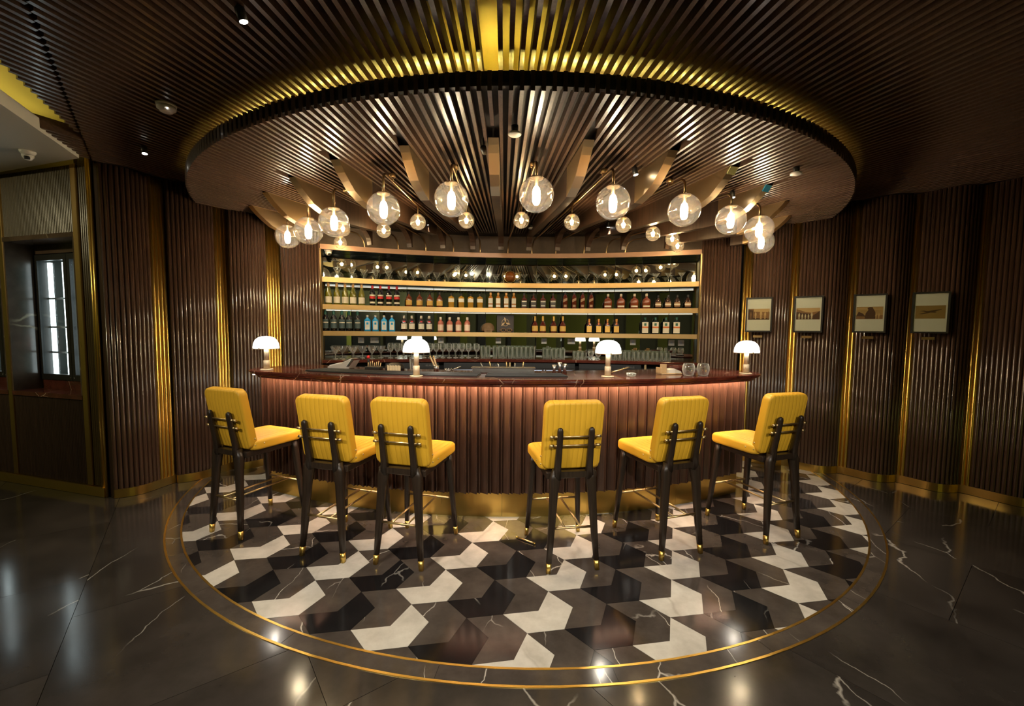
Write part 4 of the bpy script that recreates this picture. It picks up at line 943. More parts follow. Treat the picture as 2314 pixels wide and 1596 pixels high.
ob('strap', tube('strap', [(-0.070, -0.004, 0.03), (-0.085, 0.02, 0.028), (-0.05, 0.05, 0.02), (0.05, 0.05, 0.02), (0.085, 0.02, 0.028), (0.070, -0.004, 0.03)], (0.008), 6), 'leather_brown', t)

# ------------------------------------------------------------------ the bar
RB = 4.74
AL, AR = 90+180+0, 0
def bar_outline(off, ro=RB, ri=3.98, phL=-30.0, phR=33.2, cr=0.30):
    """crescent: outer arc, rounded ends, inner arc; phi measured from -y about BAR_C"""
    pts = []
    P = lambda r, ph: (BAR_C[0]+r*sin(rad(ph)), BAR_C[1]-r*cos(rad(ph)))
    ro_, ri_ = ro-off, ri+off; dl = math.degrees(off/ro)
    a, b = phL+dl, phR-dl; c_o = math.degrees(cr/ro_)
    n = 60
    for i in range(n+1): pts.append(P(ro_, a+c_o+(b-a-2*c_o)*i/n))
    for i in range(1, 9): t = PI/2*i/8; pts.append(P(ro_-cr*1.15+cr*1.15*cos(t), b-c_o+c_o*sin(t)))
    pts.append(P(ri_+0.12, b)); pts.append(P(ri_, b-math.degrees(0.12/ri_)))
    for i in range(1, n): pts.append(P(ri_, b-math.degrees(0.12/ri_)+(a+math.degrees(0.12/ri_)-b+math.degrees(0.12/ri_))*i/n))
    pts.append(P(ri_, a+math.degrees(0.12/ri_))); pts.append(P(ri_+0.12, a))
    for i in range(0, 8): t = PI/2*(1-i/8); pts.append(P(ro_-cr*1.15+cr*1.15*cos(t), a+c_o-c_o*sin(t)))
    return pts
levels = [(0.062, 1.106), (0.060, 1.077), (0.046, 1.077), (0.045, 1.086), (0.040, 1.092), (0.030, 1.100), (0.012, 1.108), (0.010, 1.116), (0.002, 1.120), (0.0, 1.126), (0.0, 1.134), (0.005, 1.140)]
rings = [bar_outline(o) for o, z in levels]; n = len(rings[0]); vs = []; fs = []
for (o, z), rg in zip(levels, rings): vs += [(x, y, z) for x, y in rg]
for j in range(len(levels)-1):
    for i in range(n): fs.append((j*n+i, j*n+(i+1) % n, (j+1)*n+(i+1) % n, (j+1)*n+i))
fs.append(list(range(n))[::-1]); fs.append([(len(levels)-1)*n+i for i in range(n)])
bt = thing('marble_counter', 'curved dark red marble bar top with a moulded edge', 'counter')
ob('marble_slab', fix(mesh('marble_slab', vs, fs)), 'stone_red', bt)
bf = thing('bar_counter', 'curved bar front of fluted dark wood above a brass plinth', 'bar counter')
RF = 4.585; fpL, fpR = -28.2, 30.4
NF = 54; step = (fpR-fpL)/NF; wd = 2*RF*sin(rad(step)/2)
fp = [(-wd*0.5, 0.006), (wd*0.08, -0.022), (wd*0.12, -0.031), (wd*0.20, -0.031), (wd*0.21, 0.002), (wd*0.38, -0.010), (wd*0.41, -0.018), (wd*0.48, -0.018), (wd*0.5, 0.006), (wd*0.5, 0.012), (-wd*0.5, 0.012)]
fl = prism('flute', fp, 0.205, 1.104)
fl.materials.append(M['flute_wood'])
for i in range(NF):
    ph = fpL+step*(i+0.5); o = bpy.data.objects.new('flute', fl); link(o, bf)
    o.location = (BAR_C[0]+RF*sin(rad(ph)), BAR_C[1]-RF*cos(rad(ph)), 0); o.rotation_euler = (0, 0, rad(ph))
def barc(name, r0_, r1_, z0, z1, a, b, m, n=40):
    ob(name, arcstrip(name, BAR_C, a-90, b-90, [(r0_, z0), (r1_, z0), (r1_, z1), (r0_, z1)], n), m, bf)
barc('core', 4.10, 4.572, 0.205, 1.078, fpL+0.1, fpR-0.1, 'dark_wood')
barc('kick_core', 4.10, 4.545, 0.0, 0.205, fpL+0.3, fpR-0.3, 'deck_black')
NPL = 6
for i in range(NPL):
    a = fpL+0.2+(fpR-fpL-0.4)*i/NPL; b = fpL+0.2+(fpR-fpL-0.4)*(i+1)/NPL
    barc('brass_plinth', 4.545, 4.560, 0.0, 0.208, a+0.012, b-0.012, 'brass', 10)
barc('light_strip', 4.662, 4.674, 1.094, 1.103, fpL+0.4, fpR-0.4, 'led_warm', 40)

# bar stools
st = thing('bar_stool', 'stool', 'bar stool')
def cushion(name, w_, l_, t_, cr, bev):
    """rounded slab lying in xy (w,l), thickness t in z, origin at its centre"""
    pts = []
    for cx, cyy, a0 in ((w_/2-cr, l_/2-cr, 0), (-w_/2+cr, l_/2-cr, 90), (-w_/2+cr, -l_/2+cr, 180), (w_/2-cr, -l_/2+cr, 270)):
        for i in range(7): a = rad(a0+15*i); pts.append((cx+cr*cos(a), cyy+cr*sin(a)))
    prof = []
    for i in range(7): a = PI/2*i/6; prof.append((bev*(1-sin(a)), -t_/2+bev*(1-cos(a))))
    prof = [(o, z) for o, z in prof]+[(o, -z) for o, z in prof[::-1]]
    vs = []; fs = []; n = len(pts)
    for o, z in prof:
        for x, y in pts:
            sx = 1-o/(w_/2); sy = 1-o/(l_/2); vs.append((x*sx, y*sy, z))
    for j in range(len(prof)-1):
        for i in range(n): fs.append((j*n+i, j*n+(i+1) % n, (j+1)*n+(i+1) % n, (j+1)*n+i))
    for s, z in ((0, -t_/2), (len(prof)-1, t_/2)):
        ring = [s*n+i for i in range(n)]
        k = len(vs); bul = 0.012 if s else -0.006
        vs += [(vs[i][0]*0.6, vs[i][1]*0.6, z+bul*0.8) for i in ring]; vs.append((0, 0, z+bul))
        for i in range(n):
            q = (ring[i], ring[(i+1) % n], k+(i+1) % n, k+i); fs.append(q if s else q[::-1])
            q = (k+i, k+(i+1) % n, k+n); fs.append(q if s else q[::-1])
    return mesh(name, vs, fs, True)
# leather with stitched vertical channels
m, nt, b = M['leather'], M['leather'].node_tree, M['leather'].node_tree.nodes['Principled BSDF']
tc = nt.nodes.new('ShaderNodeTexCoord'); sx_ = nt.nodes.new('ShaderNodeSeparateXYZ'); nt.links.new(tc.outputs['Object'], sx_.inputs[0])
mu = nt.nodes.new('ShaderNodeMath'); mu.operation = 'MULTIPLY'; mu.inputs[1].default_value = PI/0.034; nt.links.new(sx_.outputs['X'], mu.inputs[0])
sn = nt.nodes.new('ShaderNodeMath'); sn.operation = 'SINE'; nt.links.new(mu.outputs[0], sn.inputs[0])
ab = nt.nodes.new('ShaderNodeMath'); ab.operation = 'ABSOLUTE'; nt.links.new(sn.outputs[0], ab.inputs[0])
pw = nt.nodes.new('ShaderNodeMath'); pw.operation = 'POWER'; pw.inputs[1].default_value = 0.4; nt.links.new(ab.outputs[0], pw.inputs[0])
bp = nt.nodes.new('ShaderNodeBump'); bp.inputs['Strength'].default_value = 0.6; bp.inputs['Distance'].default_value = 0.006; nt.links.new(pw.outputs[0], bp.inputs['Height']); nt.links.new(bp.outputs[0], b.inputs['Normal'])
seat = ob('seat', cushion('seat', 0.405, 0.43, 0.078, 0.05, 0.024), 'leather', st, (0, 0.045, 0.660))
bk = ob('backrest', cushion('backrest', 0.378, 0.445, 0.070, 0.045, 0.016), 'leather', st, (0, -0.192, 0.858), (PI/2+rad(10.5), 0, 0))
for s in (-1, 1):
    for q in ((-0.150, 0.712), (-0.148, 0.662), (-0.088, 0.668)):
        ob('stud', sphere('stud', 0.0065, 10, 8), 'brass_satin', st, (s*(0.2000 if q[0] > -0.1 else 0.189), q[0], q[1]))
    ob('back_post', tube('back_post', [(s*0.104, -0.225, 0.585), (s*0.102, -0.235, 0.68), (s*0.100, -0.262, 0.82), (s*0.100, -0.274, 0.895), (s*0.100, -0.277, 0.912), (s*0.100, -0.279, 0.920)], [(0.022, 0.026), (0.018, 0.021), (0.016, 0.0185), (0.015, 0.018), (0.012, 0.015), (0.004, 0.006)], 12, square=True), 'stool_wood', st)
    lg = ob('leg', tube('leg', [(s*0.106, -0.222, 0.640), (s*0.116, -0.222, 0.585), (s*0.124, -0.228, 0.50), (s*0.143, -0.244, 0.20), (s*0.1545, -0.2535, 0.058)], [(0.022, 0.026), (0.026, 0.034), (0.022, 0.027), (0.018, 0.020), (0.015, 0.0155)], 12, square=True), 'stool_wood', st)
    ob('ferrule', tube('ferrule', [(s*0.1545, -0.2535, 0.062), (s*0.159, -0.2575, 0.0)], [(0.0158, 0.0162), (0.0135, 0.0135)], 12, square=True), 'brass', lg)
    lg = ob('leg', tube('leg', [(s*0.160, 0.195, 0.612), (s*0.165, 0.203, 0.56), (s*0.186, 0.236, 0.20), (s*0.1945, 0.249, 0.058)], [(0.024, 0.022), (0.022, 0.022), (0.017, 0.017), (0.0142, 0.0142)], 12, square=True), 'stool_wood', st)
    ob('ferrule', tube('ferrule', [(s*0.1945, 0.249, 0.060), (s*0.198, 0.2545, 0.0)], [(0.0148, 0.0148), (0.0125, 0.0125)], 12, square=True), 'brass', lg)
ob('cross_rail', prism('cross_rail', [(-0.125, 0.575), (-0.095, 0.598), (0.095, 0.598), (0.125, 0.575), (0.122, 0.640), (0.10, 0.655), (0.085, 0.635), (-0.085, 0.635), (-0.10, 0.655), (-0.122, 0.640)], -0.243, -0.203, 0, 'y'), 'stool_wood', st)
ob('seat_frame', box('seat_frame', -0.165, 0.165, -0.205, 0.215, 0.578, 0.622, 0.006), 'stool_wood', st)
for z, yy in ((0.862, -0.268), (0.805, -0.258)):
    rb_ = ob('back_rod', tube('back_rod', [(-0.158, yy, z), (0.158, yy, z)], 0.006, 8), 'brass_satin', st)
    for s in (-1, 1): ob('rod_end', tube('rod_end', [(s*0.136, yy, z), (s*0.162, yy, z)], 0.0095, 10), 'brass_satin', rb_)
for y_, hx, z in ((-0.2395, 0.138, 0.275), (0.229, 0.182, 0.280)): ob('foot_rail', tube('foot_rail', [(-hx, y_, z), (hx, y_, z)], 0.0078, 8), 'brass_satin', st)
for s in (-1, 1): ob('foot_bar', tube('foot_bar', [(s*0.052, -0.2395, 0.275), (s*0.052, 0.229, 0.280)], 0.0072, 8), 'brass_satin', st)
FEET = [((-2.286, -1.991), (-2.022, -2.097)), ((-1.481, -2.292), (-1.156, -2.375)), ((-0.949, -2.385), (-0.64, -2.453)), ((0.156, -2.461), (0.466, -2.408)), ((0.914, -2.29), (1.218, -2.186)), ((1.741, -2.049), (2.041, -1.942))]
for i, (a, b) in enumerate(FEET):
    mx, my = (a[0]+b[0])/2, (a[1]+b[1])/2; th = math.atan2(b[1]-a[1], b[0]-a[0])
    X, Y = mx-sin(th)*0.2575, my+cos(th)*0.2575
    lab = 'yellow leather bar stool with dark legs, %s from the left along the bar' % ORD[i]; gp = 'yellow leather stools along the bar'
    if i == 0: st.location = (X, Y, 0.001); st.rotation_euler = (0, 0, th); st['label'] = lab; st['group'] = gp
    else: dup(st, None, (X, Y, 0.001), th, lab, gp)

t = thing('loose_bar', 'short loose brass bar lying on the floor beside the fourth stool', 'bar', (0.023, -2.06, 0.0077), rad(-35))
ob('bar_rod', tube('bar_rod', [(-0.075, 0, 0), (0.075, 0, 0)], 0.0065, 8), 'brass_satin', t)
for s in (-1, 1): ob('bar_end', tube('bar_end', [(s*0.07, 0, 0), (s*0.082, 0, 0)], 0.0074, 8), 'brass', t)

# ------------------------------------------------------------------ table lamps on the bar
tl = thing('table_lamp', 'lamp', 'table lamp')
ob('lamp_base', lathe('lamp_base', [(0.052, 0), (0.053, 0.004), (0.050, 0.008), (0.02, 0.009)], 28), 'lamp_metal', tl)
ob('lamp_collar', lathe('lamp_collar', [(0.0255, 0.008), (0.0255, 0.084), (0.020, 0.086)], 20), 'lamp_metal', tl)
ob('lamp_stem', lathe('lamp_stem', [(0.0195, 0.084), (0.0195, 0.196), (0.006, 0.20)], 18), 'lamp_metal', tl)
sd = ob('lamp_shade', lathe('lamp_shade', [(0.103, 0.190), (0.104, 0.205), (0.099, 0.238), (0.084, 0.270), (0.060, 0.290), (0.030, 0.299), (0.001, 0.301)], 36), 'shade_white', tl)
sd.data.polygons[-1].use_smooth = True
bm = bmesh.new(); bm.from_mesh(sd.data); bm.faces.ensure_lookup_table(); bmesh.ops.delete(bm, geom=[f for f in bm.faces if len(f.verts) > 8], context='FACES_ONLY'); bm.to_mesh(sd.data); bm.free()
ob('shade_rim', tube('shade_rim', [(0.103*cos(2*PI*i/36), 0.103*sin(2*PI*i/36), 0.190) for i in range(37)], 0.0028, 6), 'brass', tl)
for k in range(3):
    a = rad(-90+120*k); ob('shade_clip', box('shade_clip', -0.005, 0.005, -0.004, 0.004, 0, 0.014), 'brass_dark', tl, (0.103*cos(a), 0.103*sin(a), 0.186), a)
lp = bpy.data.lights.new('bulb_light', 'POINT'); lp.energy = P_TABLE; lp.color = (1.0, 0.88, 0.70); lp.shadow_soft_size = 0.02
lo = bpy.data.objects.new('bulb_light', lp); link(lo, tl); lo.location = (0.0, 0.0, 0.262)
for i, (x, y) in enumerate([(-2.291, -1.252), (-0.848, -1.674), (0.69, -1.554), (2.026, -1.154)]):
    lab = 'brass table lamp with white dome shade on the bar, %s from the left' % ORD[i]; gp = 'table lamps along the bar'
    if i == 0: tl.location = (x, y, 1.1405); tl['label'] = lab; tl['group'] = gp
    else: dup(tl, None, (x, y, 1.1405), 0, lab, gp)

# ------------------------------------------------------------------ things on the bar top
ZT = 1.1405
def barp(r, ph): return (BAR_C[0]+r*sin(rad(ph)), BAR_C[1]-r*cos(rad(ph)))
for a, b, lab in ((-21.3, -1.4, 'long black rubber bar mat, the left one'), (-0.7, 7.7, 'black rubber bar mat, the shorter right one')):
    t = thing('bar_mat', lab+', along the inner edge of the bar top', 'bar mat', (0, 0, ZT), 0, 'black mats along the bar top')
    ob('mat_base', arcstrip('mat_base', BAR_C, a-90, b-90, [(4.32, 0), (4.55, 0), (4.55, 0.008), (4.32, 0.008)], 24), 'black_plastic', t)
    for r in (4.35, 4.40, 4.45, 4.50, 4.54): ob('mat_rib', arcstrip('mat_rib', BAR_C, a-90+0.1, b-90-0.1, [(r-0.008, 0.008), (r+0.008, 0.008), (r+0.006, 0.014), (r-0.006, 0.014)], 24), 'black_plastic', t)
t = thing('payment_terminal', 'beige card payment terminal tilted on the bar top', 'card terminal', (-1.70, -1.02, ZT), rad(-12))
ob('terminal_body', prism('terminal_body', [(-0.13, 0.0), (0.09, 0.0), (0.15, 0.085), (0.12, 0.10), (0.02, 0.055), (-0.13, 0.018)], -0.055, 0.055, 0.005, 'y'), 'grey_plastic', t)
ob('keypad', prism('keypad', [(-0.115, 0.022), (0.0, 0.050), (-0.002, 0.058), (-0.117, 0.030)], -0.042, 0.042, 0, 'y'), 'white_plastic', t)
ob('screen', prism('screen', [(0.03, 0.061), (0.118, 0.101), (0.114, 0.108), (0.026, 0.068)], -0.044, 0.044, 0, 'y'), 'grey_dark', t)
ob('paper_cover', prism('paper_cover', [(0.07, 0.02), (0.10, 0.02), (0.16, 0.098), (0.13, 0.098)], -0.06, 0.06, 0.003, 'y'), 'steel', t)
t = thing('red_stopper', 'small bright red pourer stopper behind the card terminal', 'stopper', (-1.50, -0.90, ZT), 0)
ob('stopper_stem', lathe('stopper_stem', [(0.010, 0), (0.010, 0.085), (0.006, 0.09)], 12), 'black_plastic', t); ob('stopper_cap', lathe('stopper_cap', [(0.012, 0.088), (0.016, 0.095), (0.014, 0.112), (0.004, 0.118)], 14), 'red_plastic', t)
t = thing('straw_caddy', 'low caddy of wooden stirrers beside the card terminal', 'caddy', (-1.38, -1.10, ZT), rad(-12))
ob('caddy_box', box('caddy_box', -0.075, 0.075, -0.035, 0.035, 0, 0.025, 0.003), 'black_plastic', t)
for i in range(7): ob('stirrer', tube('stirrer', [(-0.06+0.02*i, 0.0, 0.012), (-0.062+0.0215*i, 0.01, 0.062+0.008*(i % 3))], 0.0045, 6), 'tan_wood', t)
t = thing('napkin_hopper', 'dark rounded hopper holding folded napkins on the bar', 'napkin holder', (-1.17, -1.15, ZT), rad(-10))
ob('hopper_shell', lathe('hopper_shell', [(0.085, 0.0), (0.085, 0.03), (0.070, 0.055), (0.03, 0.068), (0.001, 0.070)], 22, 2.6, depth=0.7), 'black_plastic', t)
for i in range(5): ob('napkin', prism('napkin', [(-0.012, 0.0), (0.012, 0.0), (0.012, 0.045), (-0.012, 0.05)], 0, 0.006, 0, 'y'), 'cream', t, (-0.03+0.026*i, -0.068, 0.0))
def pint(lab, x, y, h, r):
    t = glass('drinking_glass', [(r*0.72, 0), (r*0.78, 0.004), (r, h)], 'clear_glass'); t.location = (x, y, ZT); t['label'] = lab; return t
pint('tall clear drinking glass standing on the bar between hopper and muddlers', -1.00, -1.17, 0.105, 0.030)
t = thing('muddler', 'two wooden muddlers leaning in a small steel cup', 'muddler', (-0.78, -1.20, ZT), 0)
ob('cup', lathe('cup', [(0.022, 0), (0.026, 0.05)], 16), 'steel', t)
for s in (0, 1): ob('handle', tube('handle', [(0.0+0.012*s, 0, 0.01), (-0.055+0.03*s, 0.01, 0.125)], [0.008, 0.0075], 8), 'tan_wood', t); ob('knob', sphere('knob', 0.0095, 10, 8), 'brass_satin', t, (-0.056+0.03*s, 0.01, 0.128))
t = thing('cocktail_strainer', 'coiled steel cocktail strainer on the bar behind the second lamp', 'strainer', (-0.66, -1.28, ZT), 0)
ob('coil', tube('coil', [(0.030*cos(a_), 0.030*sin(a_), 0.022+0.008*sin(a_*9)) for a_ in [2*PI*i/80 for i in range(81)]], 0.003, 5), 'steel', t)
ob('strainer_plate', lathe('strainer_plate', [(0.030, 0.010), (0.032, 0.014)], 22), 'steel', t); ob('strainer_handle', tube('strainer_handle', [(0.03, 0, 0.016), (0.11, 0.02, 0.05)], 0.005, 6), 'steel', t)
t = thing('speed_rail', 'long low stainless steel tray of bar tools at the middle of the bar', 'tray', (-0.17, -1.30, ZT), rad(0))
ob('tray_body', box('tray_body', -0.27, 0.27, -0.05, 0.05, 0.0, 0.045, 0.004), 'steel', t); ob('tray_rim', box('tray_rim', -0.28, 0.28, -0.058, 0.058, 0.040, 0.050, 0.003), 'steel', t)
for i in range(6): ob('tool', tube('tool', [(-0.18+0.07*i, 0.0, 0.045), (-0.20+0.075*i, 0.01, 0.085+0.012*(i % 2))], 0.006, 6), 'brass_satin' if i % 2 else 'steel', t)
t = thing('shaker_set', 'small cluster of steel jiggers and a shaker right of the tray', 'jigger', (0.33, -1.25, ZT), 0)
for k, (x, h) in enumerate(((-0.05, 0.07), (0.0, 0.095), (0.045, 0.08))): ob('jigger', lathe('jigger', [(0.020, 0), (0.009, h*0.5), (0.022, h)], 16), 'steel', t, (x, 0.01*k, 0))
t = thing('bar_tongs', 'steel ice tongs lying behind the third table lamp', 'tongs', (0.86, -1.26, ZT), rad(15))
for s in (-1, 1): ob('tong_arm', tube('tong_arm', [(-0.08, 0, 0.012), (0.0, s*0.018, 0.035), (0.09, s*0.012, 0.055)], 0.005, 6), 'brass_satin' if s < 0 else 'steel', t)
t = thing('votive_dish', 'small square clear glass dish on the bar right of the third lamp', 'dish', (0.905, -1.47, ZT), rad(8))
ob('dish_body', lathe('dish_body', [(0.028, 0), (0.032, 0.004), (0.034, 0.026)], 16, 6.0), 'frosted_rib_glass', t)
t = thing('napkin_stand', 'wooden napkin stand with white paper napkins on the bar', 'napkin holder', (1.24, -1.27, ZT), rad(14))
ob('stand_base', box('stand_base', -0.045, 0.16, -0.045, 0.045, 0, 0.012, 0.002), 'tan_wood', t)
ob('stand_back', box('stand_back', -0.035, 0.025, -0.012, 0.0, 0.012, 0.090, 0.002), 'tan_wood', t); ob('stand_back', box('stand_back', -0.05, -0.038, -0.04, 0.04, 0.012, 0.06, 0.002), 'tan_wood', t)
ob('napkin_stack', prism('napkin_stack', [(0.03, 0.012), (0.155, 0.012), (0.15, 0.026), (0.085, 0.050), (0.03, 0.042)], -0.04, 0.04, 0, 'y'), 'napkin', t)
t = thing('fruit_bowl', 'dark red bowl at the inner edge of the bar behind the glasses', 'bowl', (1.40, -1.12, ZT), 0)
ob('bowl_body', lathe('bowl_body', [(0.045, 0), (0.07, 0.03), (0.085, 0.07)], 26), 'stone_red', t)
for x, y, wd in ((1.415, -1.385, 'left'), (1.545, -1.37, 'right')):
    t = glass('whisky_tumbler', [(0.034, 0.0), (0.040, 0.004), (0.052, 0.05), (0.050, 0.078), (0.041, 0.104)], 'clear_glass'); t.location = (x, y, ZT)
    t['label'] = 'upturned whisky tumbler beside the right-hand lamp, the %s one of the pair' % wd; t['group'] = 'upturned tumblers beside the right lamp'
    ob('tumbler_foot', lathe('tumbler_foot', [(0.041, 0.098), (0.041, 0.106)], 22), 'grey_dark', t)
t = thing('cable_box', 'small dark switch box on the bar by the wall niche', 'switch box', (1.68, -0.85, ZT), rad(22)); ob('box_body', box('box_body', -0.06, 0.06, -0.03, 0.03, 0, 0.018, 0.003), 'grey_dark', t)

# ------------------------------------------------------------------ framed photographs
def person_poly(x, z, h, flip=1):
    u = h/8.0; pts = [(-0.9, 0), (-0.2, 0), (0, 3.4), (0.25, 0), (0.95, 0), (0.85, 3.8), (1.0, 4.2), (1.25, 3.2), (1.5, 3.4), (1.25, 6.0), (0.55, 6.5), (0.5, 7.6), (0.0, 8.0), (-0.5, 7.6), (-0.55, 6.5), (-1.2, 6.0), (-1.5, 3.4), (-1.2, 3.2), (-0.95, 4.2), (-0.85, 3.8)]
    return [(x+flip*p[0]*u*0.62, z+p[1]*u) for p in pts]
PICS = [((2.62, .02), (3.0, -.16), 0), ((3.04, -.2), (3.44, -.45), 1), ((3.47, -.48), (3.84, -.72), 2), ((3.86, -.76), (4.2, -.99), 3)]
PLAB = ['framed sepia photograph of three standing people, nearest the bar', 'framed sepia photograph of a group in front of a hill, second from the bar', 'framed sepia photograph of a large figure beside a ship, third from the bar', 'framed sepia photograph of an aeroplane in flight, furthest from the bar']
for (a, b, k) in PICS:
    a = Vector((*a, 0)); b = Vector((*b, 0)); dd = (b-a).normalized(); nn = Vector((dd.y, -dd.x, 0))
    if nn.y > 0: nn = -nn
    s0 = -0.035 if k == 3 else 0.0
    o3 = a+dd*(s0+0.13)+nn*0.125; rz = math.atan2(dd.y, dd.x)
    t = thing('framed_photo', PLAB[k], 'picture', (o3.x, o3.y, 1.72), rz, 'framed photographs on the right wall')
    fr = [box('f', -0.131, 0.131, -0.012, 0.012, 0.180, 0.196), box('f', -0.131, 0.131, -0.012, 0.012, -0.196, -0.180), box('f', -0.131, -0.116, -0.012, 0.012, -0.180, 0.180), box('f', 0.116, 0.131, -0.012, 0.012, -0.180, 0.180)]
    ob('frame', join('frame', fr, None), 'frame_black', t)
    ob('mat_board', box('mat_board', -0.116, 0.116, -0.002, 0.008, -0.180, 0.180), 'paper', t)
    W_, H_ = 0.105, 0.062; zc = 0.005
    F = lambda nm, pts, yo, m: ob(nm, mesh(nm, [(x, -0.0022-yo*0.00025, z+zc) for x, z in pts], [list(range(len(pts)))]), m, pr_)
    pr_ = ob('print', box('print', -W_, W_, -0.0024, -0.002, -H_+zc, H_+zc), ['sepia_mid', 'sepia_light', 'sepia_sky', 'sepia_olive'][k], t)
    if k == 0:
        F('print_ground', [(-W_, -H_), (W_, -H_), (W_, -0.040), (0.02, -0.046), (-W_, -0.034)], 2, 'sepia_dark'); F('print_hut', [(-W_, -0.034), (-0.055, -0.04), (-0.055, 0.045), (-W_, 0.05)], 2, 'sepia_dark')
        for x, z, h in ((-0.03, -0.052, 0.085), (0.022, -0.055, 0.108), (0.062, -0.055, 0.092), (-0.078, -0.05, 0.08), (0.093, -0.052, 0.085)): F('print_figure', person_poly(x, z, h), 4, 'sepia_light' if abs(x) < 0.07 else 'sepia_mid')
        F('print_sky', [(-0.05, 0.03), (W_, 0.022), (W_, H_), (-0.05, H_)], 1, 'sepia_light')
    if k == 1:
        F('print_hill', [(-W_, -H_), (W_, -H_), (W_, 0.03), (0.03, 0.012), (-0.02, 0.018), (-0.06, 0.035), (-W_, 0.052)], 2, 'sepia_mid'); F('print_ground', [(-W_, -H_), (W_, -H_), (W_, -0.045), (-W_, -0.04)], 3, 'sepia_dark')
        F('print_tent', [(0.045, -0.02), (W_, 0.03), (W_, -0.045), (0.045, -0.045)], 3, 'sepia_dark'); F('print_shade', [(-W_, -0.04), (0.03, -0.04), (0.02, 0.0), (-W_, 0.02)], 3, 'sepia_dark')
        for i, h in enumerate((0.07, 0.06, 0.055, 0.058, 0.075)): F('print_figure', person_poly(-0.078+0.028*i, -0.058, h), 5, 'cream')
    if k == 2:
        F('print_sea', [(-W_, -H_), (W_, -H_), (W_, -0.022), (-W_, -0.025)], 2, 'sepia_mid'); F('print_hull', [(-0.104, -0.03), (-0.03, -0.036), (-0.05, -0.006), (-0.085, 0.012)], 3, 'sepia_dark')
        F('print_figure', [(-0.035, -0.058), (-0.03, -0.005), (-0.01, 0.03), (-0.018, 0.05), (0.0, 0.059), (0.022, 0.057), (0.032, 0.035), (0.045, 0.01), (0.05, -0.058)], 4, 'sepia_dark')
        for x, h in ((0.052, 0.058), (0.074, 0.06)): F('print_figure', person_poly(x, -0.06, h), 5, 'sepia_light')
        for z in (0.03, 0.042): F('print_cloud', [(-W_, z), (W_, z+0.004), (W_, z+0.009), (-W_, z+0.005)], 1, 'sepia_light')
    if k == 3:
        F('print_fuselage', [(-0.078, 0.006), (-0.02, -0.004), (0.035, -0.006), (0.045, 0.0), (0.035, 0.005), (-0.02, 0.008)], 3, 'sepia_dark'); F('print_wing', [(-0.072, 0.020), (-0.02, 0.010), (0.075, 0.026), (0.078, 0.021), (0.01, 0.0), (-0.02, 0.002)], 4, 'sepia_dark')
        F('print_wing', [(-0.082, -0.018), (-0.055, -0.020), (0.0, -0.006), (-0.02, 0.0)], 4, 'sepia_dark')
    ob('picture_glass', box('picture_glass', -0.116, 0.116, -0.0075, -0.0068, -0.180, 0.180), 'window_glass', t)
    q = o3-nn*0.010
    t = thing('caption_plate', ['small brass caption plate under the photograph nearest the bar', 'small brass caption plate under the hill photograph', 'small brass caption plate under the ship photograph', 'small brass caption plate under the aeroplane photograph'][k], 'caption plate', (q.x, q.y, 1.475), rz, 'caption plates under the photographs')
    ob('plate', box('plate', -0.045, 0.045, -0.003, 0.003, -0.013, 0.013, 0.001), 'brass_shelf', t)
    ob('stand_off', join('stand_off', [box('s', -0.035, -0.028, 0.003, 0.02, -0.004, 0.004), box('s', 0.028, 0.035, 0.003, 0.02, -0.004, 0.004)], None), 'brass_satin', t)

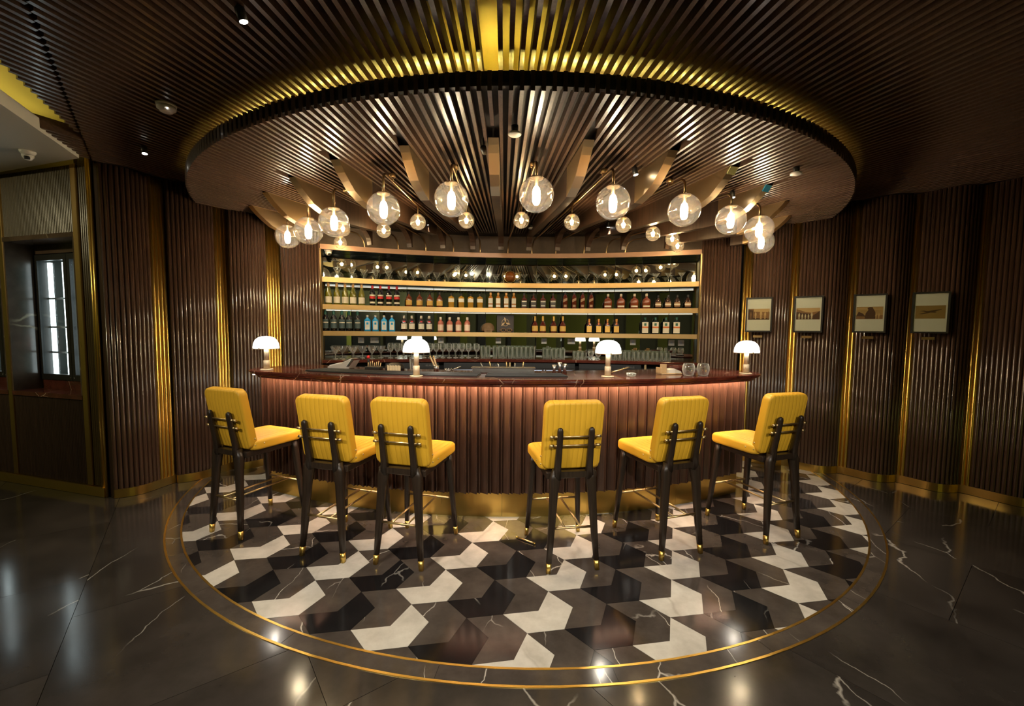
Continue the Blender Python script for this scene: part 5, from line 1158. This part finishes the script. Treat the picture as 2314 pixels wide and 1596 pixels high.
# ------------------------------------------------------------------ wine fridges in the alcove
for k in (0, 1):
    xr = -0.235-1.03*k; xl = xr-0.93; cx = (xl+xr)/2
    loc = AP+(-AD)*cx+AN*0.23
    t = thing('wine_fridge', ['lit two-door wine fridge in the marble recess, the whole one in view', 'second lit wine fridge, cut off by the left edge of the picture'][k], 'wine fridge', (loc.x, loc.y, 0), wa.rotation_euler[2], 'wine fridges in the marble recesses')
    h = (xr-xl)/2
    shell = [box('s', -h, h, 0.30, 0.34, 0.99, 2.20), box('s', -h, -h+0.03, 0, 0.30, 0.99, 2.20), box('s', h-0.03, h, 0, 0.30, 0.99, 2.20), box('s', -h, h, 0, 0.30, 0.985, 1.02), box('s', -h, h, 0, 0.30, 2.17, 2.21)]
    ob('cabinet', join('cabinet', shell, None), 'black_plastic', t)
    ob('back_panel', box('back_panel', -h+0.03, h-0.03, 0.285, 0.299, 1.02, 2.17), 'led_fridge_soft', t)
    for x in (-h+0.05, -0.20, 0.20, h-0.05): ob('light_tube', box('light_tube', x-0.022, x+0.022, 0.05, 0.07, 1.03, 2.14), 'led_fridge', t)
    for z in (1.25, 1.50, 1.78):
        ob('rack_shelf', box('rack_shelf', -h+0.035, h-0.035, 0.075, 0.28, z, z+0.008), 'steel', t); ob('rack_clip', box('rack_clip', -h+0.035, h-0.035, 0.03, 0.036, z-0.004, z+0.014), 'steel', t)
    for i in range(5):
        for z in (1.258, 1.508, 1.788):
            if (i+int(z*10)) % 2: continue
            ob('wine_bottle', lathe('wine_bottle', [(0.030, 0), (0.033, 0.005), (0.033, 0.13), (0.012, 0.18), (0.012, 0.22)], 12), 'bg_green' if i % 2 else 'bg_pink', t, (-h+0.16+0.155*i, 0.15, z))
    for s in (-1, 1):
        g = ob('glass_door', box('glass_door', -h/2+0.045, h/2-0.045, -0.022, -0.016, 1.045, 2.145), 'window_glass', t, (s*h/2, 0, 0)); hd = h/2-0.003
        fr = [box('f', -hd, hd, -0.035, -0.002, 2.145, 2.20), box('f', -hd, hd, -0.035, -0.002, 0.99, 1.045), box('f', -hd, -hd+0.042, -0.035, -0.002, 1.045, 2.145), box('f', hd-0.042, hd, -0.035, -0.002, 1.045, 2.145)]
        f = ob('door_frame', join('door_frame', fr, None), 'black_plastic', g); ob('lock', lathe('lock', [(0.006, 0), (0.006, 0.004)], 10), 'steel', g, (-s*(hd-0.02), -0.035, 1.015), (PI/2, 0, 0))
    l = bpy.data.lights.new('fridge_light', 'AREA'); l.energy = 6; l.shape = 'RECTANGLE'; l.size = 0.6; l.size_y = 1.0; l.color = (0.85, 0.97, 1.0)
    lo = bpy.data.objects.new('fridge_light', l); link(lo, t); lo.location = (0, 0.04, 1.6); lo.rotation_euler = (PI/2, 0, 0)
